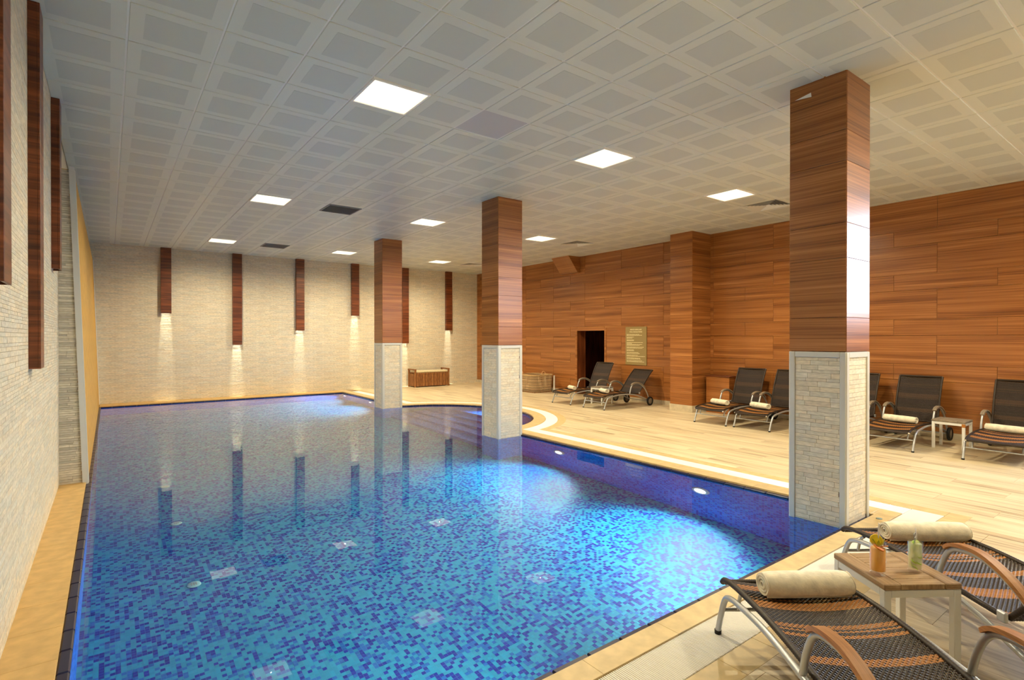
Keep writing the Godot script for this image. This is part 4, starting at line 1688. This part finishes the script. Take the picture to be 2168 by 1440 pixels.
func lounger_meshes() -> void:
	cache.seat = weave(SEAT, 0.292, 0.026, 5, false)
	cache.back = weave(BACK, 0.285, 0.020, 9, true)
	for s in [-1, 1]:
		var g := Geo.new()
		g.tube(side_line(RAIL, s * 0.335), 0.0155, 10)
		cache["rail%d" % s] = g.mesh()
		g = Geo.new()
		g.tube(side_line(HOOP, s * 0.335), 0.0145, 10)
		cache["hoop%d" % s] = g.mesh()
		cache["edge%d" % s] = bound(side_line(SEAT, s * 0.298), 0.0145)
		cache["backedge%d" % s] = bound(side_line(BACK, s * 0.292), 0.0145)
		# arm cap follows the top of the hoop
		g = Geo.new()
		var top := side_line(HOOP, s * 0.335)
		var a := []
		for p in top:
			if p.y > 0.41 and p.x > 0.945:
				a.append(p)
		var last := []
		for i in a.size():
			var t: Vector3 = ((a[mini(i + 1, a.size() - 1)] as Vector3) - a[maxi(i - 1, 0)]).normalized()
			var n := Vector3(-t.y, t.x, 0)
			var w := 0.026
			var base: Vector3 = a[i] + n * 0.012
			last.append([base + Vector3(0, 0, w), base - Vector3(0, 0, w), base + n * 0.018 - Vector3(0, 0, w * 0.86), base + n * 0.018 + Vector3(0, 0, w * 0.86)])
		for i in last.size() - 1:
			for k in 4:
				var k2 := (k + 1) % 4
				g.quad(last[i][k2], last[i + 1][k2], last[i + 1][k], last[i][k])
		var e: Array = last[0]
		g.quad(e[3], e[2], e[1], e[0])
		e = last[last.size() - 1]
		g.quad(e[0], e[1], e[2], e[3])
		cache["cap%d" % s] = g.mesh()
		g = Geo.new()
		g.tube([Vector3(0.065, 0.165, s * 0.25), Vector3(0.085, 0.225, s * 0.252), Vector3(0.12, 0.27, s * 0.26), Vector3(0.17, 0.30, s * 0.275)], 0.010, 8)
		cache["brace%d" % s] = g.mesh()
	var g := Geo.new()
	g.tube([Vector3(0.062, 0.165, -0.33), Vector3(0.062, 0.165, 0.33)], 0.0105, 8)
	cache.crossbar = g.mesh()
	g = Geo.new()
	g.tube([Vector3(1.575, 0.108, -0.345), Vector3(1.575, 0.108, 0.345)], 0.0105, 8)
	cache.axle = g.mesh()
	cache.end = bound([Vector3(0, 0, -0.29), Vector3(0, 0, 0.29)], 0.0145)
	var fb := Basis(Vector3.RIGHT, PI / 2)
	g = Geo.new()
	g.lathe([Vector2(0.076, -0.021), Vector2(0.10, -0.021), Vector2(0.107, -0.012), Vector2(0.107, 0.012), Vector2(0.10, 0.021), Vector2(0.076, 0.021)], 28, Vector3.ZERO, fb)
	cache.tyre = g.mesh()
	g = Geo.new()
	g.lathe([Vector2(0.0, -0.016), Vector2(0.078, -0.013), Vector2(0.078, 0.013), Vector2(0.02, 0.016), Vector2(0.016, 0.024), Vector2(0.0, 0.024)], 24, Vector3.ZERO, fb)
	cache.hub = g.mesh()
	g = Geo.new()
	g.lathe([Vector2(0.0, 0.0), Vector2(0.018, 0.0), Vector2(0.019, 0.022), Vector2(0.0, 0.024)], 12)
	cache.foot = g.mesh()
	g = Geo.new()
	g.bev(Vector3.ZERO, Vector3(0.05, 0.05, 0.022), 0.006)
	cache.clamp = g.mesh()
	g = Geo.new()
	g.tube([Vector3(0.44, -0.015, -0.2), Vector3(0.30, -0.22, -0.2), Vector3(0.30, -0.22, 0.2), Vector3(0.44, -0.015, 0.2)], 0.009, 8)
	cache.prop = g.mesh()


func lounger(at: Vector3, turn: float, lean: float, teak_arms: bool, label: String, group: String) -> Node3D:
	var t := thing("sun_lounger", label, "lounger", at, turn, group)
	var steel: Material = M.steel
	part("seat", cache.seat, M.wicker, t)
	for s in [-1, 1]:
		part("seat_edge", cache["edge%d" % s], M.wrap, t)
		part("side_rail", cache["rail%d" % s], steel, t)
		var h := part("arm_hoop", cache["hoop%d" % s], steel, t)
		part("armrest", cache["cap%d" % s], M.arm if teak_arms else M.weathered, h)
		part("front_brace", cache["brace%d" % s], steel, t)
		var w := part("wheel", cache.tyre, M.rubber, t, Vector3(1.575, 0.108, s * 0.372))
		var hb := part("hub", cache.hub, M.hub, w)
		if s < 0:
			hb.rotation.y = PI
		part("foot_cap", cache.foot, M.rubber, t, Vector3(0, 0, s * 0.335))
		part("hinge_clamp", cache.clamp, steel, t, Vector3(1.25, 0.318, s * 0.318))
	part("seat_edge", cache.end, M.wrap, t, Vector3(-0.03, 0.275, 0))
	part("seat_edge", cache.end, M.wrap, t, Vector3(1.25, 0.31, 0))
	part("cross_bar", cache.crossbar, steel, t)
	part("axle", cache.axle, steel, t)
	var b := part("backrest", cache.back, M.wicker, t, Vector3(1.262, 0.315, 0))
	b.rotation.z = lean
	for s in [-1, 1]:
		part("backrest_edge", cache["backedge%d" % s], M.wrap, b)
	part("backrest_edge", cache.end, M.wrap, b, Vector3(0.75, 0, 0))
	return t


func build_loungers() -> void:
	lounger_meshes()
	var near_turn := atan2(-0.8, -0.6)
	lounger(Vector3(2.998, 0, -1.511), near_turn, 0.78, true, "brown wicker lounger with teak arms and big cream towel, before the drinks table", "wicker loungers with teak arms at the pool corner")
	lounger(Vector3(4.442, 0, -1.456), near_turn, 0.78, true, "brown wicker lounger with teak arms, behind the table holding two drinks", "wicker loungers with teak arms at the pool corner")
	var row := "dark wicker loungers lined up along the wood wall"
	lounger(Vector3(9.06, 0, -10.02), 0.0, 1.12, false, "dark wicker lounger under the doorway, next to the wicker basket", row)
	lounger(Vector3(9.03, 0, -8.87), 0.0, 0.80, false, "most reclined dark wicker lounger, under the tan notice board", row)
	lounger(Vector3(9.22, 0, -5.965), 0.0, 1.19, false, "dark wicker lounger beside the low wood cabinet and pilaster", row)
	lounger(Vector3(9.26, 0, -5.155), 0.0, 1.19, false, "dark wicker lounger half hidden by the corner column, with rolled towel", row)
	lounger(Vector3(9.28, 0, -3.95), 0.0, 1.22, false, "dark wicker lounger hidden by the corner column except backrest and arm", row)
	lounger(Vector3(9.28, 0, -3.06), 0.0, 1.22, false, "dark wicker lounger beside the rusty white side table, with towel", row)
	lounger(Vector3(9.28, 0, -1.82), 0.0, 1.22, false, "last dark wicker lounger of the row past the rusty white table", row)

	# rolled towels
	towel(Vector3(2.998, 0, -1.511), near_turn, 0.215, -0.035, 0.46, 0.070, 0.03, "large cream towel roll on the lounger before the drinks table", "rolled cream towels on the loungers")
	towel(Vector3(4.442, 0, -1.456), near_turn, 0.29, -0.045, 0.52, 0.068, -0.04, "large cream towel roll behind the two drinks", "rolled cream towels on the loungers")
	towel(Vector3(9.06, 0, -10.02), 0.0, 0.44, -0.08, 0.34, 0.058, -0.35, "small cream towel roll on the lounger beside the basket", "rolled cream towels on the loungers")
	towel(Vector3(9.03, 0, -8.87), 0.0, 0.52, -0.16, 0.34, 0.058, -0.35, "small cream towel roll on the lounger under the notice board", "rolled cream towels on the loungers")
	towel(Vector3(9.22, 0, -5.965), 0.0, 0.50, -0.10, 0.40, 0.060, -0.24, "cream towel roll on the lounger beside the wood cabinet", "rolled cream towels on the loungers")
	towel(Vector3(9.26, 0, -5.155), 0.0, 0.53, -0.12, 0.40, 0.062, -0.26, "cream towel roll on the lounger half hidden by the column", "rolled cream towels on the loungers")
	towel(Vector3(9.28, 0, -3.06), 0.0, 0.74, -0.05, 0.46, 0.060, -0.14, "cream towel roll on the lounger beside the rusty table", "rolled cream towels on the loungers")
	towel(Vector3(9.28, 0, -1.82), 0.0, 0.92, -0.05, 0.50, 0.060, -0.12, "cream towel roll on the last lounger past the rusty table", "rolled cream towels on the loungers")


func seat_y(u: float) -> float:
	for i in SEAT.size() - 1:
		if u <= SEAT[i + 1].x:
			return lerpf(SEAT[i].y, SEAT[i + 1].y, (u - SEAT[i].x) / (SEAT[i + 1].x - SEAT[i].x))
	return 0.31


func towel(base: Vector3, turn: float, u: float, w: float, l: float, r: float, skew: float, label: String, group: String) -> void:
	var b := Basis(Vector3.UP, turn)
	var t := thing("rolled_towel", label, "towel", base + b * Vector3(u, seat_y(u) - 0.012 + r * 0.84, w), turn + skew, group)
	var g := Geo.new()
	var fb := Basis(Vector3.RIGHT, PI / 2)
	var prof := []
	var h := l / 2
	for q in [[0.0, -h + 0.012], [0.55, -h + 0.010], [0.86, -h + 0.002], [0.96, -h + 0.014], [1.0, -h + 0.035], [1.04, -h * 0.55], [1.0, -h * 0.1], [1.03, h * 0.4], [0.99, h - 0.05], [0.93, h - 0.016], [0.86, h - 0.002], [0.55, h - 0.010], [0.0, h - 0.012]]:
		prof.append(Vector2(q[0] * r, q[1]))
	g.lathe(prof, 30, Vector3.ZERO, fb, Color.WHITE, Vector2(1.06, 0.86))
	part("roll", g.mesh(), M.towel, t)
	# the spiral of layers at both ends and the outer hem
	for e in [-1.0, 1.0]:
		var pts := []
		for k in 80:
			var a := k * 0.26
			var rr := r * lerpf(0.14, 0.93, k / 79.0)
			pts.append(Vector3(rr * cos(a) * 1.06, rr * sin(a) * 0.86, e * (h - 0.006)))
		g = Geo.new()
		g.tube(pts, 0.0048, 6)
		part("layers", g.mesh(), M.towel, t)
	g = Geo.new()
	var hem := []
	for k in 12:
		hem.append(Vector3(r * 0.62, -r * 0.66, lerpf(-h + 0.01, h - 0.01, k / 11.0)))
	g.tube(hem, 0.007, 6)
	part("hem", g.mesh(), M.towel, t)


# ---------------------------------------------------------------- side tables and drinks
func side_table(at: Vector3, turn: float, sound: bool, label: String) -> Node3D:
	var t := thing("side_table", label, "table", at, turn, "low square side tables between loungers")
	var s := 0.2
	var top := 0.43
	var lw := 0.036
	var top_m: Material = M.teak if sound else M.weathered
	var cross_m: Material = M.teak_across if sound else M.weathered
	var lm: Material = M.white_steel
	for sx in [-1.0, 1.0]:
		for sz in [-1.0, 1.0]:
			part("leg", box_mesh(Vector3(lw, top - 0.032, lw), 0.003), lm, t, Vector3(sx * (s - lw / 2 - 0.002), (top - 0.032) / 2, sz * (s - lw / 2 - 0.002)))
		part("apron", box_mesh(Vector3(lw * 0.8, 0.036, 2 * s - 2 * lw - 0.006), 0.002), lm, t, Vector3(sx * (s - lw / 2), top - 0.05, 0))
		part("apron", box_mesh(Vector3(2 * s - 2 * lw - 0.006, 0.036, lw * 0.8), 0.002), lm, t, Vector3(0, top - 0.05, sx * (s - lw / 2)))
	for sz in [-1.0, 1.0]:
		part("edge_board", box_mesh(Vector3(2 * s, 0.03, 0.085), 0.004), top_m, t, Vector3(0, top - 0.015, sz * (s - 0.0425)))
	var n := 6
	var run := 2 * s / n
	for k in n:
		part("slat", box_mesh(Vector3(run - 0.004, 0.028, 2 * s - 0.175), 0.003), cross_m, t, Vector3(-s + run * (k + 0.5), top - 0.015, 0))
	if not sound:
		var rust := mat_once("rust", 176, 110, 40, 0.8)
		part("rust_patch", box_mesh(Vector3(lw + 0.002, 0.05, lw + 0.002), 0.002), rust, t, Vector3(-(s - lw / 2 - 0.002), top - 0.06, s - lw / 2 - 0.002))
	return t


func build_tables() -> void:
	var near_turn := atan2(-0.82, -0.57)
	side_table(Vector3(3.36, 0, -1.07), near_turn, true, "teak topped white side table holding two drinks")
	side_table(Vector3(9.93, 0, -9.46), 0.0, false, "small white side table between the two loungers by the doorway")
	side_table(Vector3(10.16, 0, -2.49), 0.0, false, "rusty white side table with grey weathered top")

	# orange drink
	var y := 0.43
	var t := thing("orange_drink", "tall glass of orange juice with orange slices and straws", "drink", Vector3(3.20, y, -1.09))
	tumbler(t, 0.037, 0.165)
	var g := Geo.new()
	g.lathe([Vector2(0.0, 0.022), Vector2(0.0335, 0.022), Vector2(0.0345, 0.135), Vector2(0.0, 0.136)], 28)
	part("juice", g.mesh(), M.juice, t)
	for q in [[Vector3(-0.024, 0.146, 0.012), 0.5, 0.35], [Vector3(0.020, 0.142, 0.014), -0.4, -0.5]]:
		slice(t, q[0], q[1], q[2], 0.026, M.orange_peel, M.orange_flesh)
	slice(t, Vector3(-0.010, 0.176, -0.004), 1.3, -0.9, 0.030, M.lemon, M.lemon)
	g = Geo.new()
	for k in 7:
		var a := k * 0.9
		var d := Vector3(cos(a), 0, sin(a))
		g.quad(d * 0.006 + Vector3(0, 0.13, 0), d * 0.022 + Vector3(0, 0.16, 0) + d.cross(Vector3.UP) * 0.01, d * 0.032 + Vector3(0, 0.188, 0), d * 0.022 + Vector3(0, 0.162, 0) - d.cross(Vector3.UP) * 0.01)
	part("mint_leaves", g.mesh(), mat_once("mint", 184, 196, 40, 0.5), t)
	straw(t, Vector3(0.006, 0.06, 0.0), Vector3(-0.004, 0.24, 0.004), Vector3(0.0, 0.262, 0.006))
	straw(t, Vector3(0.008, 0.06, 0.006), Vector3(0.016, 0.225, 0.0), Vector3(0.045, 0.252, -0.012))

	# lime drink
	t = thing("lime_drink", "tall glass with lime pieces, ice and a straw", "drink", Vector3(3.395, y, -0.985))
	tumbler(t, 0.034, 0.155)
	g = Geo.new()
	g.lathe([Vector2(0.0, 0.020), Vector2(0.0285, 0.020), Vector2(0.0300, 0.146), Vector2(0.0, 0.147)], 28)
	var lm := StandardMaterial3D.new()
	lm.albedo_color = Color(0.92, 0.95, 0.74, 0.45)
	lm.transparency = BaseMaterial3D.TRANSPARENCY_ALPHA
	lm.roughness = 0.4
	part("lime_water", g.mesh(), lm, t)
	for k in 9:
		var p := Vector3(rng.randf_range(-0.014, 0.014), 0.026 + k * 0.0142, rng.randf_range(-0.014, 0.014))
		if k % 2 == 0:
			slice(t, p, rng.randf_range(0.2, 1.2), rng.randf_range(-1.0, 1.0), 0.019, M.lime_rind, M.lime)
			slice(t, p + Vector3(-p.z, 0.007, p.x), rng.randf_range(0.2, 1.2), rng.randf_range(-1.0, 1.0), 0.016, M.lime_rind, M.lime)
		else:
			var o := part("ice_cube", box_mesh(Vector3(0.028, 0.022, 0.028), 0.004), M.ice, t, p)
			o.rotation = Vector3(rng.randf(), rng.randf() * 3.0, rng.randf())
	g = Geo.new()
	var ring := []
	for k in 16:
		var a := TAU * k / 16
		ring.append(Vector3(0.013 * cos(a) - 0.006, 0.190 + 0.013 * sin(a), 0))
	g.tube(ring, 0.0016, 6, true)
	g.tube([Vector3(-0.006, 0.177, 0), Vector3(0.002, 0.05, 0)], 0.002, 6)
	part("stirrer", g.mesh(), M.steel, t)
	straw(t, Vector3(0.012, 0.03, 0.004), Vector3(0.018, 0.195, 0.0), Vector3(0.036, 0.215, -0.01))


func tumbler(t: Node3D, r: float, h: float) -> void:
	var g := Geo.new()
	g.lathe([Vector2(0.0, 0.001), Vector2(r * 0.94, 0.001), Vector2(r * 0.97, 0.006), Vector2(r, h), Vector2(r - 0.0022, h), Vector2(r * 0.95 - 0.002, 0.018), Vector2(0.0, 0.016)], 32)
	part("glass", g.mesh(), M.glass, t)


func slice(t: Node3D, p: Vector3, tilt: float, turn: float, r: float, rind: Material, flesh: Material) -> void:
	var b := Basis(Vector3.UP, turn) * Basis(Vector3.RIGHT, tilt)
	var g := Geo.new()
	g.lathe([Vector2(r * 0.86, -0.003), Vector2(r, -0.0028), Vector2(r, 0.0028), Vector2(r * 0.86, 0.003)], 20)
	var o := part("fruit_slice", g.mesh(), rind, t)
	o.transform = Transform3D(b, p)
	g = Geo.new()
	g.lathe([Vector2(0.0, -0.0026), Vector2(r * 0.88, -0.0026), Vector2(r * 0.88, 0.0026), Vector2(0.0, 0.0026)], 20)
	part("flesh", g.mesh(), flesh, o)


func straw(t: Node3D, a: Vector3, b: Vector3, c: Vector3) -> void:
	var g := Geo.new()
	g.tube([a, b, c], 0.0028, 8)
	part("straw", g.mesh(), M.straw, t)


func build_small_things() -> void:
	var t := thing("drain_cap", "small grey oval cap on the coping by the corner column", "drain", Vector3(5.62, 0.006, -1.905))
	var g := Geo.new()
	g.lathe([Vector2(0.0, 0.0), Vector2(0.026, 0.0), Vector2(0.024, 0.005), Vector2(0.0, 0.006)], 20)
	part("cap", g.mesh(), mat_once("drain", 130, 150, 150, 0.4), t)
